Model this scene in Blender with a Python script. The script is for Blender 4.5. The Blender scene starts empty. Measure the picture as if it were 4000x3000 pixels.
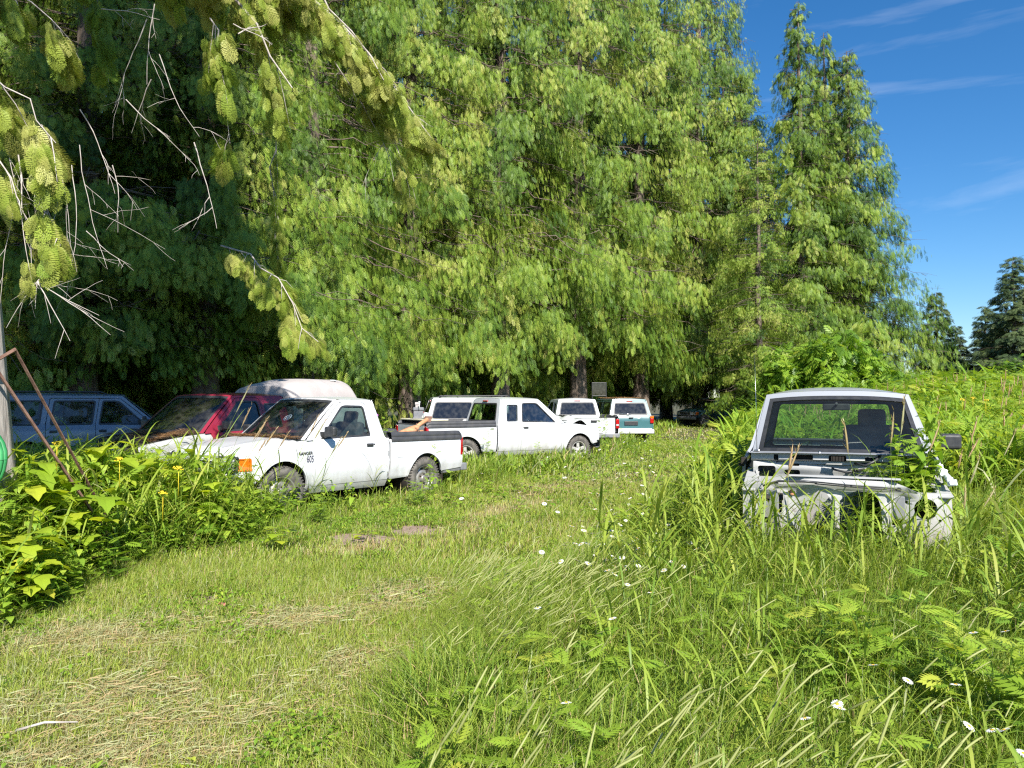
import bpy, bmesh, math, random
import numpy as np
from mathutils import Vector, Matrix, Euler
from mathutils.geometry import tessellate_polygon
R=math.radians
sc=bpy.context.scene
COL=sc.collection

# ---------------------------------------------------------------- camera, sky, sun, exposure
F=3021/4000*36
cam_d=bpy.data.cameras.new('camera'); cam=bpy.data.objects.new('camera',cam_d); COL.objects.link(cam)
cam_d.sensor_width=36; cam_d.lens=F; cam_d.clip_start=.05; cam_d.clip_end=3000
CAMH=1.62
cam.location=(0,0,CAMH); cam.rotation_euler=(R(90)+math.atan(60/3021),0,0)
sc.camera=cam
SUN_AZ=R(20)      # to the right of straight behind the camera
SUN_EL=R(41)
sd=Vector((math.sin(SUN_AZ)*math.cos(SUN_EL),-math.cos(SUN_AZ)*math.cos(SUN_EL),math.sin(SUN_EL)))
sl=bpy.data.lights.new('sun','SUN'); sl.energy=5.0; sl.angle=R(.53); sl.color=(1,.95,.87)
so=bpy.data.objects.new('sun',sl); COL.objects.link(so); so.rotation_euler=sd.to_track_quat('Z','Y').to_euler(); so.location=(20,-30,40)
w=bpy.data.worlds.new('World'); sc.world=w; w.use_nodes=True
nt=w.node_tree; nt.nodes.clear()
sky=nt.nodes.new('ShaderNodeTexSky'); sky.sky_type='NISHITA'; sky.sun_disc=False
sky.sun_elevation=SUN_EL; sky.sun_rotation=math.pi-SUN_AZ; sky.air_density=1.0; sky.dust_density=.25; sky.ozone_density=5.5; sky.altitude=200
tc=nt.nodes.new('ShaderNodeTexCoord'); mp=nt.nodes.new('ShaderNodeMapping'); mp.inputs['Location'].default_value=(0,0,-1.75); mp.inputs['Scale'].default_value=(1.1,1.1,9.5); mp.inputs['Rotation'].default_value=(0,R(-6),0)
ns=nt.nodes.new('ShaderNodeTexNoise'); ns.inputs['Scale'].default_value=1.9; ns.inputs['Detail'].default_value=7; ns.inputs['Roughness'].default_value=.55; ns.inputs['Distortion'].default_value=.5
cr=nt.nodes.new('ShaderNodeValToRGB'); cr.color_ramp.elements[0].position=.55; cr.color_ramp.elements[1].position=.85
hs=nt.nodes.new('ShaderNodeHueSaturation'); hs.inputs['Saturation'].default_value=1.24; hs.inputs['Value'].default_value=1.2
mx=nt.nodes.new('ShaderNodeMixRGB'); mx.inputs[2].default_value=(9,9.6,10.6,1)
mu=nt.nodes.new('ShaderNodeMath'); mu.operation='MULTIPLY'; mu.inputs[1].default_value=.26
bg=nt.nodes.new('ShaderNodeBackground'); bg.inputs['Strength'].default_value=.075
ow=nt.nodes.new('ShaderNodeOutputWorld')
L=nt.links.new
L(tc.outputs['Generated'],mp.inputs[0]); L(mp.outputs[0],ns.inputs['Vector']); L(ns.outputs[0],cr.inputs[0]); L(cr.outputs[0],mu.inputs[0])
L(sky.outputs[0],hs.inputs['Color']); L(hs.outputs[0],mx.inputs[1]); L(mu.outputs[0],mx.inputs[0]); L(mx.outputs[0],bg.inputs[0]); L(bg.outputs[0],ow.inputs[0])
sc.view_settings.view_transform='Standard'; sc.view_settings.look='None'; sc.view_settings.exposure=.84; sc.view_settings.gamma=1
sc.cycles.use_denoising=False; sc.cycles.filter_width=1.25; sc.cycles.max_bounces=8; sc.cycles.transparent_max_bounces=16; sc.cycles.diffuse_bounces=1; sc.cycles.glossy_bounces=3; sc.cycles.transmission_bounces=4
sc.cycles.caustics_reflective=False; sc.cycles.caustics_refractive=False; sc.render.use_persistent_data=False

# ---------------------------------------------------------------- helpers
def tag(o,label=None,cat=None,group=None,kind=None):
    if label: o['label']=label
    if cat: o['category']=cat
    if group: o['group']=group
    if kind: o['kind']=kind
    return o
def empty(name,loc,rz=0,rx=0,ry=0,label=None,cat=None,group=None):
    o=bpy.data.objects.new(name,None); COL.objects.link(o); o.location=loc; o.rotation_euler=(rx,ry,rz); o.empty_display_size=.3
    return tag(o,label,cat,group)
def obj(name,me,mat=None,parent=None,loc=None,rot=None):
    if isinstance(me,bmesh.types.BMesh):
        bm=me; me=bpy.data.meshes.new(name); bm.to_mesh(me); bm.free()
    if mat is not None:
        me.materials.clear()
        for m in (mat if isinstance(mat,(list,tuple)) else [mat]): me.materials.append(m)
    o=bpy.data.objects.new(name,me); COL.objects.link(o)
    if parent: o.parent=parent
    if loc: o.location=loc
    if rot: o.rotation_euler=rot
    return o
def copy_tree(o,parent=None):
    c=o.copy(); COL.objects.link(c); c.parent=parent
    for ch in list(o.children): copy_tree(ch,c)
    return c
def npmesh(name,V,Fc,tint=None,smooth=False):
    """V (n,3), Fc list of (k,m) int arrays, tint: per-vertex float"""
    me=bpy.data.meshes.new(name); V=np.asarray(V,np.float32)
    if not isinstance(Fc,(list,tuple)): Fc=[Fc]
    Fc=[np.asarray(f,np.int32) for f in Fc if len(f)]
    nl=sum(f.size for f in Fc); nf=sum(len(f) for f in Fc)
    me.vertices.add(len(V)); me.vertices.foreach_set('co',V.ravel())
    me.loops.add(nl); me.loops.foreach_set('vertex_index',np.concatenate([f.ravel() for f in Fc]))
    me.polygons.add(nf); st=[];a=0
    for f in Fc:
        st.append(a+np.arange(len(f))*f.shape[1]); a+=f.size
    me.polygons.foreach_set('loop_start',np.concatenate(st).astype(np.int32))
    if smooth: me.polygons.foreach_set('use_smooth',np.ones(nf,bool))
    if tint is not None:
        at=me.attributes.new('tint','FLOAT','POINT'); at.data.foreach_set('value',np.asarray(tint,np.float32).ravel())
    me.update(); return me

def mat(name,color,rough=.6,metal=0,coat=0,spec=.5,noise=None,bump=0,nscale=8,ramp=None):
    m=bpy.data.materials.new(name); m.use_nodes=True; n=m.node_tree; b=n.nodes['Principled BSDF']
    b.inputs['Base Color'].default_value=(*color,1); b.inputs['Roughness'].default_value=rough; b.inputs['Metallic'].default_value=metal
    b.inputs['Coat Weight'].default_value=coat; b.inputs['Coat Roughness'].default_value=.06; b.inputs['Specular IOR Level'].default_value=spec
    if noise or bump:
        t=n.nodes.new('ShaderNodeTexCoord'); x=n.nodes.new('ShaderNodeTexNoise'); x.inputs['Scale'].default_value=nscale; x.inputs['Detail'].default_value=7; x.inputs['Roughness'].default_value=.6
        n.links.new(t.outputs['Object'],x.inputs['Vector'])
        if noise:
            r=n.nodes.new('ShaderNodeValToRGB'); r.color_ramp.elements[0].position=ramp[0] if ramp else .35; r.color_ramp.elements[1].position=ramp[1] if ramp else .65
            r.color_ramp.elements[0].color=(*color,1); r.color_ramp.elements[1].color=(*noise,1)
            n.links.new(x.outputs[0],r.inputs[0]); n.links.new(r.outputs[0],b.inputs['Base Color'])
        if bump:
            u=n.nodes.new('ShaderNodeBump'); u.inputs['Strength'].default_value=bump; u.inputs['Distance'].default_value=.02
            n.links.new(x.outputs[0],u.inputs['Height']); n.links.new(u.outputs[0],b.inputs['Normal'])
    return m
def paint(name,color,dirt=(.22,.18,.12),amount=.5,rough=.35,coat=.5):
    """old car paint: colour, a dusty film gathered low on the body, faint streaks"""
    m=bpy.data.materials.new(name); m.use_nodes=True; n=m.node_tree; b=n.nodes['Principled BSDF']; N=n.nodes.new; K=n.links.new
    t=N('ShaderNodeTexCoord'); sx=N('ShaderNodeSeparateXYZ'); K(t.outputs['Object'],sx.inputs[0])
    a=N('ShaderNodeTexNoise'); a.inputs['Scale'].default_value=5; a.inputs['Detail'].default_value=8; a.inputs['Roughness'].default_value=.65
    mp=N('ShaderNodeMapping'); mp.inputs['Scale'].default_value=(1,1.6,.5); K(t.outputs['Object'],mp.inputs[0]); K(mp.outputs[0],a.inputs['Vector'])
    mr=N('ShaderNodeMapRange'); mr.inputs[1].default_value=.30; mr.inputs[2].default_value=.72; mr.inputs[3].default_value=.42; mr.inputs[4].default_value=0; K(sx.outputs[2],mr.inputs[0])
    ad=N('ShaderNodeMath'); ad.operation='ADD'; K(a.outputs[0],ad.inputs[0]); K(mr.outputs[0],ad.inputs[1])
    r=N('ShaderNodeValToRGB'); r.color_ramp.elements[0].position=.60; r.color_ramp.elements[1].position=.98; K(ad.outputs[0],r.inputs[0])
    mu=N('ShaderNodeMath'); mu.operation='MULTIPLY'; mu.inputs[1].default_value=amount; K(r.outputs[0],mu.inputs[0])
    f=N('ShaderNodeTexNoise'); f.inputs['Scale'].default_value=60; f.inputs['Detail'].default_value=3; K(t.outputs['Object'],f.inputs['Vector'])
    r2=N('ShaderNodeValToRGB'); r2.color_ramp.elements[0].position=.66; r2.color_ramp.elements[1].position=.74; K(f.outputs[0],r2.inputs[0])
    mu2=N('ShaderNodeMath'); mu2.operation='MULTIPLY_ADD'; mu2.inputs[1].default_value=.35*amount; K(r2.outputs[0],mu2.inputs[0]); K(mu.outputs[0],mu2.inputs[2]); mu2.use_clamp=True
    mx=N('ShaderNodeMixRGB'); mx.inputs[1].default_value=(*color,1); mx.inputs[2].default_value=(*dirt,1); K(mu2.outputs[0],mx.inputs[0]); K(mx.outputs[0],b.inputs['Base Color'])
    rr=N('ShaderNodeMath'); rr.operation='MULTIPLY_ADD'; rr.inputs[1].default_value=.5; rr.inputs[2].default_value=rough; K(mu2.outputs[0],rr.inputs[0]); K(rr.outputs[0],b.inputs['Roughness'])
    b.inputs['Coat Weight'].default_value=coat; b.inputs['Coat Roughness'].default_value=.12
    bp=N('ShaderNodeBump'); bp.inputs['Strength'].default_value=.06; bp.inputs['Distance'].default_value=.01; big=N('ShaderNodeTexNoise'); big.inputs['Scale'].default_value=3.5; K(t.outputs['Object'],big.inputs['Vector']); K(big.outputs[0],bp.inputs['Height']); K(bp.outputs[0],b.inputs['Normal'])
    return m
def glass(name,tint,refl=1.0,rough=.02,film=.16):
    m=bpy.data.materials.new(name); m.use_nodes=True; n=m.node_tree; n.nodes.clear(); N=n.nodes.new
    tr=N('ShaderNodeBsdfTransparent'); tr.inputs[0].default_value=(*tint,1); g=N('ShaderNodeBsdfGlossy'); g.inputs['Roughness'].default_value=rough; g.inputs[0].default_value=(.9,.95,1,1)
    fr=N('ShaderNodeFresnel'); fr.inputs[0].default_value=1.5; mm=N('ShaderNodeMath'); mm.operation='MULTIPLY'; mm.inputs[1].default_value=refl; mm.use_clamp=True
    df=N('ShaderNodeBsdfDiffuse'); df.inputs[0].default_value=(.32,.31,.27,1); ns=N('ShaderNodeTexNoise'); ns.inputs['Scale'].default_value=9; ns.inputs['Detail'].default_value=6; t=N('ShaderNodeTexCoord')
    rp=N('ShaderNodeMapRange'); rp.inputs[1].default_value=.4; rp.inputs[2].default_value=.8; rp.inputs[3].default_value=.02; rp.inputs[4].default_value=film
    md=N('ShaderNodeMixShader'); mx=N('ShaderNodeMixShader'); o=N('ShaderNodeOutputMaterial'); K=n.links.new
    K(t.outputs['Object'],ns.inputs['Vector']); K(ns.outputs[0],rp.inputs[0]); K(rp.outputs[0],md.inputs[0]); K(tr.outputs[0],md.inputs[1]); K(df.outputs[0],md.inputs[2])
    K(fr.outputs[0],mm.inputs[0]); K(mm.outputs[0],mx.inputs[0]); K(md.outputs[0],mx.inputs[1]); K(g.outputs[0],mx.inputs[2]); K(mx.outputs[0],o.inputs[0])
    return m
def leafmat(name,stops,trans=.45,rough=.5,spec=.35):
    """stops: list of (pos,(r,g,b)) driven by the per-plant-piece 'tint' attribute"""
    m=bpy.data.materials.new(name); m.use_nodes=True; n=m.node_tree; n.nodes.clear(); N=n.nodes.new; K=n.links.new
    at=N('ShaderNodeAttribute'); at.attribute_name='tint'; oi=N('ShaderNodeObjectInfo')
    ad=N('ShaderNodeMath'); ad.operation='MULTIPLY_ADD'; ad.inputs[1].default_value=.16; K(oi.outputs['Random'],ad.inputs[0])
    sb=N('ShaderNodeMath'); sb.operation='SUBTRACT'; sb.inputs[1].default_value=.08; K(at.outputs['Fac'],sb.inputs[0]); K(sb.outputs[0],ad.inputs[2])
    r=N('ShaderNodeValToRGB'); e=r.color_ramp.elements
    e[0].position=stops[0][0]; e[0].color=(*stops[0][1],1); e[1].position=stops[-1][0]; e[1].color=(*stops[-1][1],1)
    for p,c in stops[1:-1]:
        x=e.new(p); x.color=(*c,1)
    K(ad.outputs[0],r.inputs[0])
    p=N('ShaderNodeBsdfPrincipled'); p.inputs['Roughness'].default_value=rough; p.inputs['Specular IOR Level'].default_value=spec; K(r.outputs[0],p.inputs['Base Color'])
    tl=N('ShaderNodeBsdfTranslucent'); hs=N('ShaderNodeMixRGB'); hs.blend_type='MULTIPLY'; hs.inputs[0].default_value=1; hs.inputs[2].default_value=(1.25,1.2,.55,1); K(r.outputs[0],hs.inputs[1]); K(hs.outputs[0],tl.inputs[0])
    mx=N('ShaderNodeMixShader'); mx.inputs[0].default_value=trans; o=N('ShaderNodeOutputMaterial'); K(p.outputs[0],mx.inputs[1]); K(tl.outputs[0],mx.inputs[2]); K(mx.outputs[0],o.inputs[0])
    return m

M={}
M['white']=paint('white_paint',(.64,.65,.66),amount=.42)
M['white2']=paint('white_paint_dusty',(.62,.63,.63),amount=.45)
M['pale_blue']=paint('pale_blue_paint',(.22,.25,.30),amount=.4)
M['maroon']=paint('maroon_paint',(.27,.016,.038),dirt=(.25,.17,.14),amount=.55,rough=.45)
M['silver']=paint('silver_paint',(.36,.375,.40),dirt=(.30,.26,.20),amount=.45,rough=.4)
M['primer']=paint('grey_primer',(.40,.40,.385),dirt=(.20,.15,.10),amount=.8,rough=.6,coat=.05)
M['teal']=paint('teal_paint',(.05,.14,.15),amount=.4)
M['dteal']=paint('dark_teal_paint',(.012,.05,.062),amount=.3)
M['blackp']=mat('black_plastic',(.028,.029,.032),.45,noise=(.05,.05,.05),nscale=14,bump=.1)
M['rail']=mat('textured_black_plastic',(.045,.046,.052),.55,noise=(.075,.074,.075),nscale=6,bump=.15)
M['rubber']=mat('old_tyre_rubber',(.06,.056,.052),.85,noise=(.17,.155,.135),nscale=9,bump=.4)
M['rim']=mat('brushed_wheel_metal',(.42,.42,.41),.42,metal=.6,noise=(.30,.26,.21),nscale=12)
M['rimw']=mat('alloy_wheel',(.62,.62,.60),.4,metal=.3,noise=(.45,.42,.37),nscale=9)
M['chrome']=mat('chrome',(.55,.56,.58),.22,metal=1,noise=(.35,.33,.3),nscale=10)
M['greybump']=mat('grey_bumper_plastic',(.17,.18,.20),.5,noise=(.25,.25,.25),nscale=6)
M['dark']=mat('dark_underbody',(.018,.016,.014),.9,noise=(.05,.04,.03),nscale=10)
M['seat']=mat('grey_seat_fabric',(.10,.105,.12),.9,noise=(.14,.14,.15),nscale=20,bump=.2)
M['seatlt']=mat('light_grey_seat_fabric',(.24,.245,.26),.9,noise=(.30,.30,.31),nscale=20,bump=.2)
M['dash']=mat('grey_dashboard_plastic',(.09,.095,.10),.7,noise=(.13,.13,.13),nscale=10)
M['inner']=mat('interior_trim',(.07,.072,.08),.8)
M['glass']=glass('window_glass',(.52,.66,.62),1.2)
M['glassd']=glass('privacy_glass',(.10,.12,.15),1.6)
M['glassc']=glass('clear_windshield',(.80,.90,.84),.7,film=.03)
M['amber']=mat('amber_lens',(.85,.20,.01),.15,coat=1,noise=(.55,.09,.005),nscale=25)
M['red']=mat('red_lens',(.50,.012,.012),.15,coat=1,noise=(.30,.006,.008),nscale=20)
M['clear']=mat('clear_lens',(.55,.57,.56),.12,coat=1,noise=(.35,.36,.35),nscale=18)
M['ink']=mat('blue_black_lettering',(.05,.05,.09),.6)
M['stickw']=mat('white_sticker',(.7,.75,.72),.6)
M['rust']=mat('rusty_iron',(.13,.065,.045),.85,noise=(.27,.16,.115),nscale=11,bump=.5)
M['orust']=mat('orange_rust',(.42,.17,.07),.85,noise=(.60,.32,.17),nscale=8,bump=.4)
M['needles']=leafmat('dry_needles',[(0,(.16,.08,.03)),(.5,(.30,.16,.07)),(1,(.42,.27,.13))],.1,.8)
M['cap']=mat('weathered_canopy',(.40,.36,.34),.75,noise=(.46,.42,.40),nscale=3,bump=.1,ramp=(.4,.62))
M['cream']=mat('cream_plastic',(.72,.68,.50),.5,noise=(.62,.58,.42),nscale=8)
M['tool']=mat('grey_toolbox_plastic',(.13,.14,.16),.55,noise=(.19,.19,.20),nscale=9)
M['redlab']=mat('red_label',(.60,.03,.05),.5)

# ---------------------------------------------------------------- sheet-metal modelling
def sheet(outer,holes,fmap,step=(.08,.06),inset=None,bm=None):
    """flat outline (a,b) with holes, cut on a grid and bent by fmap; edges turned in by inset vector or function"""
    own=bm is None
    bm=bm or bmesh.new(); loops=[[Vector((a,b,0)) for a,b in outer]]+[[Vector((a,b,0)) for a,b in h] for h in holes]
    flat=[p for l in loops for p in l]; vs=[bm.verts.new(p) for p in flat]; fs=[]
    for t in tessellate_polygon(loops):
        try: fs.append(bm.faces.new([vs[i] for i in t]))
        except ValueError: pass
    a0=min(p.x for p in flat);a1=max(p.x for p in flat);b0=min(p.y for p in flat);b1=max(p.y for p in flat)
    new=set(vs); geo=set(vs)|set(fs)|{e for f in fs for e in f.edges}
    def cut(co,no):
        nonlocal geo
        r=bmesh.ops.bisect_plane(bm,geom=list(geo),dist=1e-5,plane_co=co,plane_no=no); geo=set(r['geom'])|set(r['geom_cut'])
    k=1
    while a0+k*step[0]<a1-1e-3: cut((a0+k*step[0],0,0),(1,0,0)); k+=1
    k=1
    while b0+k*step[1]<b1-1e-3: cut((0,b0+k*step[1],0),(0,1,0)); k+=1
    vv=[g for g in geo if isinstance(g,bmesh.types.BMVert) and g.is_valid]; ff=[g for g in geo if isinstance(g,bmesh.types.BMFace) and g.is_valid]
    bd=[g for g in geo if isinstance(g,bmesh.types.BMEdge) and g.is_valid and len(g.link_faces)==1]
    for f in ff: f.smooth=True
    ab={v:(v.co.x,v.co.y) for v in vv}
    for v in vv: v.co=fmap(*ab[v])
    if inset is not None:
        r=bmesh.ops.extrude_edge_only(bm,edges=bd)
        nv=[g for g in r['geom'] if isinstance(g,bmesh.types.BMVert)]
        for e in bd: e.smooth=False
        iv=Vector(inset)
        for v in nv: v.co+=iv
    return bm
def rbox(bm,c,d,bev=.01,rot=None,seg=2):
    r=bmesh.ops.create_cube(bm,size=1); vs=r['verts']
    for v in vs: v.co=Vector((v.co.x*d[0],v.co.y*d[1],v.co.z*d[2]))
    if bev:
        es=list({e for v in vs for e in v.link_edges}); q=bmesh.ops.bevel(bm,geom=es,offset=min(bev,min(d)*.45),segments=seg,affect='EDGES',profile=.5)
        vs=list({v for v in vs if v.is_valid}|{v for f in q['faces'] for v in f.verts})
        vs=list({v for v in vs}|{v for v in q['verts']})
    m=Matrix.Translation(c)
    if rot: m=m@Euler(rot).to_matrix().to_4x4()
    bmesh.ops.transform(bm,matrix=m,verts=vs)
    return vs
def tube(bm,pts,r,n=8,cap=True):
    """bent tube with a radius per point"""
    pts=[Vector(p) for p in pts]; rs=r if isinstance(r,(list,tuple)) else [r]*len(pts); prev=None; up=Vector((0,0,1)); rings=[]
    for i,p in enumerate(pts):
        d=(pts[min(i+1,len(pts)-1)]-pts[max(i-1,0)]).normalized()
        a=d.cross(up); 
        if a.length<.05: a=d.cross(Vector((1,0,0)))
        a.normalize()
        if prev is not None:
            q=prev-d*prev.dot(d)
            if q.length>.01: a=q.normalized()
        prev=a; b=d.cross(a)
        rings.append([bm.verts.new(p+(a*math.cos(t*2*math.pi/n)+b*math.sin(t*2*math.pi/n))*rs[i]) for t in range(n)])
    for i in range(len(rings)-1):
        for t in range(n):
            f=bm.faces.new((rings[i][t],rings[i][(t+1)%n],rings[i+1][(t+1)%n],rings[i+1][t])); f.smooth=True
    if cap: bm.faces.new(rings[0][::-1]); bm.faces.new(rings[-1])
def lathe(bm,prof,n=32,axis='X',c=(0,0,0),a0=0,a1=2*math.pi,smooth=True):
    """profile list of (along axis, radius)"""
    full=abs(a1-a0-2*math.pi)<1e-6; m=n if full else n+1; rings=[]
    for i in range(m):
        t=a0+(a1-a0)*i/n; ring=[]
        for h,r in prof:
            p=(h,r*math.cos(t),r*math.sin(t)) if axis=='X' else (r*math.cos(t),r*math.sin(t),h)
            ring.append(bm.verts.new(Vector(p)+Vector(c)))
        rings.append(ring)
    for i in range(n):
        A=rings[i];B=rings[(i+1)%m]
        for j in range(len(prof)-1):
            f=bm.faces.new((A[j],A[j+1],B[j+1],B[j])); f.smooth=smooth
def patch(P,nu,nv,bm=None):
    bm=bm or bmesh.new(); g=[[bm.verts.new(P(i/nu,j/nv)) for j in range(nv+1)] for i in range(nu+1)]
    for i in range(nu):
        for j in range(nv):
            f=bm.faces.new((g[i][j],g[i+1][j],g[i+1][j+1],g[i][j+1])); f.smooth=True
    return bm
def interp(t,tab):
    if t<=tab[0][0]: return tab[0][1]
    for (a,b),(c,d) in zip(tab,tab[1:]):
        if t<=c: return b+(d-b)*(t-a)/(c-a)
    return tab[-1][1]
def sm(t): t=max(0,min(1,t)); return t*t*(3-2*t)
def arc(cx,cz,r,a0,a1,n=18): return [(cx+r*math.cos(R(a0+(a1-a0)*i/n)),cz+r*math.sin(R(a0+(a1-a0)*i/n))) for i in range(n+1)]
def rrect(a0,b0,a1,b1,r=.03,n=4):
    o=[]
    for (x,y,s) in ((a1-r,b0+r,-90),(a1-r,b1-r,0),(a0+r,b1-r,90),(a0+r,b0+r,180)):
        o+=[(x+r*math.cos(R(s+90*i/n)),y+r*math.sin(R(s+90*i/n))) for i in range(n+1)]
    return o
def roundpoly(pts,r,n=4):
    """round the corners of an outline"""
    o=[];N=len(pts)
    for i in range(N):
        p=Vector(pts[i]);a=Vector(pts[i-1]);b=Vector(pts[(i+1)%N]); rr=r if not isinstance(r,(list,tuple)) else r[i]
        da=(a-p);db=(b-p); k=min(rr,da.length*.45,db.length*.45)
        if k<1e-4: o.append(tuple(p)); continue
        s=p+da.normalized()*k;e=p+db.normalized()*k
        for j in range(n+1):
            t=j/n; q=s*(1-t)**2+p*2*t*(1-t)+e*t*t; o.append((q.x,q.y))
    return o
def text_mesh(s,size,ext=.002):
    c=bpy.data.curves.new('t','FONT'); c.body=s; c.size=size; c.extrude=ext; c.align_x='CENTER'; c.align_y='CENTER'
    o=bpy.data.objects.new('t',c); COL.objects.link(o); bpy.context.view_layer.update()
    me=bpy.data.meshes.new_from_object(o.evaluated_get(bpy.context.evaluated_depsgraph_get())); bpy.data.objects.remove(o); return me

# ---------------------------------------------------------------- vehicles: X left, Y from the nose back, Z up
def wheel(root,x,y,z,r=.36,wd=.23,kind='steel',turn=0,tilt=0,side=1):
    wh=bpy.data.objects.new('wheel',None); COL.objects.link(wh); wh.parent=root; wh.location=(x,y,z); wh.rotation_euler=(0,tilt,turn)
    b=bmesh.new(); h=wd/2
    prof=[(-h*.7,r*.60),(-h*.95,r*.66),(-h,r*.80),(-h*.96,r*.93),(-h*.80,r*.985),(-h*.3,r),(h*.3,r),(h*.80,r*.985),(h*.96,r*.93),(h,r*.80),(h*.95,r*.66),(h*.7,r*.60)]
    lathe(b,prof,48)
    for i in range(48):
        t=i*2*math.pi/48
        for sg in (-1,1):
            rbox(b,(sg*h*.74,math.cos(t+.04*sg)*r*.982,math.sin(t+.04*sg)*r*.982),(h*.42,.036,.014),0,(t,0,0))
        rbox(b,(0,math.cos(t+.09)*r*.995,math.sin(t+.09)*r*.995),(h*.6,.04,.018),0,(t+.0,0,0))
    obj('tyre',b,M['rubber'],wh)
    b=bmesh.new(); q=r*.62; s=side
    if kind=='steel':
        lathe(b,[(s*h*.80,q*1.02),(s*h*.86,q*.98),(s*h*.70,q*.93),(s*h*.40,q*.88),(s*h*.2,q*.83),(s*h*.22,q*.72),(s*h*.48,q*.58),(s*h*.55,q*.45),(s*h*.40,q*.34),(s*h*.40,q*.30)],40)
        lathe(b,[(s*h*.40,q*.30),(s*h*.75,q*.28),(s*h*.86,q*.20),(s*h*.88,0.001)],20)
        m2=M['rim']
    else:
        lathe(b,[(s*h*.80,q*1.02),(s*h*.86,q*.98),(s*h*.66,q*.92),(s*h*.1,q*.88),(-s*h*.5,q*.86)],40)
        lathe(b,[(s*h*.45,q*.28),(s*h*.62,q*.24),(s*h*.66,.001)],20)
        for i in range(5):
            t=i*2*math.pi/5+.3
            rbox(b,(s*h*.42,math.cos(t)*q*.56,math.sin(t)*q*.56),(.035,q*.76,.085),.012,(t,0,0))
        m2=M['rimw']
    obj('rim',b,m2,wh)
    b=bmesh.new()
    if kind=='steel':
        for i in range(8):
            t=i*2*math.pi/8; bmesh.ops.create_cone(b,cap_ends=True,segments=10,radius1=.018,radius2=.018,depth=.012,matrix=Matrix.Translation((s*h*.36,math.cos(t)*q*.74,math.sin(t)*q*.74))@Matrix.Rotation(R(90),4,'Y'))
    for i in range(5):
        t=i*2*math.pi/5; bmesh.ops.create_cone(b,cap_ends=True,segments=6,radius1=.011,radius2=.009,depth=.03,matrix=Matrix.Translation((s*h*.56,math.cos(t)*q*.37,math.sin(t)*q*.37))@Matrix.Rotation(R(90),4,'Y'))
    lathe(b,[(-s*h*.1,q*.84),(-s*h*.1,.01)],24)
    obj('wheel_nuts',b,M['dark'],wh)
    return wh

PROF=[(.26,.73),(.34,.785),(.44,.835),(.58,.862),(.68,.872),(.70,.872),(.715,.862),(.88,.864),(.96,.856),(1.02,.840),(1.035,.826),(1.10,.788),(1.25,.748),(1.45,.700),(1.58,.668),(1.66,.638)]
class Body:
    def __init__(s,fa=.80,ra=3.70,R_=.415,az=.37,taper_rear=None,end=4.70):
        s.fa=fa;s.ra=ra;s.R=R_;s.az=az;s.end=end
    def w(s,y,z):
        x=interp(z,PROF)
        if y<.9: x*=1-.13*((.9-y)/.9)**2.2
        if y>s.end-.5 and z>0: x*=1-.03*((y-s.end+.5)/.5)**2
        if z<1.02:
            for c in (s.fa,s.ra):
                d=math.hypot(y-c,z-s.az)-s.R
                if d<.3: x+=.024*math.exp(-((d-.01)/.055)**2)
        return x
    def ft(s,y):   # fender/hood line height
        return interp(y,[(.05,.86),(.2,.92),(.5,.975),(.9,1.025),(1.35,1.055)])
    def side(s,root,name,outer,holes,m,sd,inset=.025,step=(.07,.05),off=0,curl=False):
        def fm(a,b):
            x=s.w(a,b)+off
            if curl:
                t=max(0,min(1,(b-(s.ft(a)-.07))/.07)); x-=.055*t*t
            return Vector((sd*x,a,b))
        return obj(name,sheet(outer,holes,fm,step,(-sd*inset,0,0)),m,root)

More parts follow.
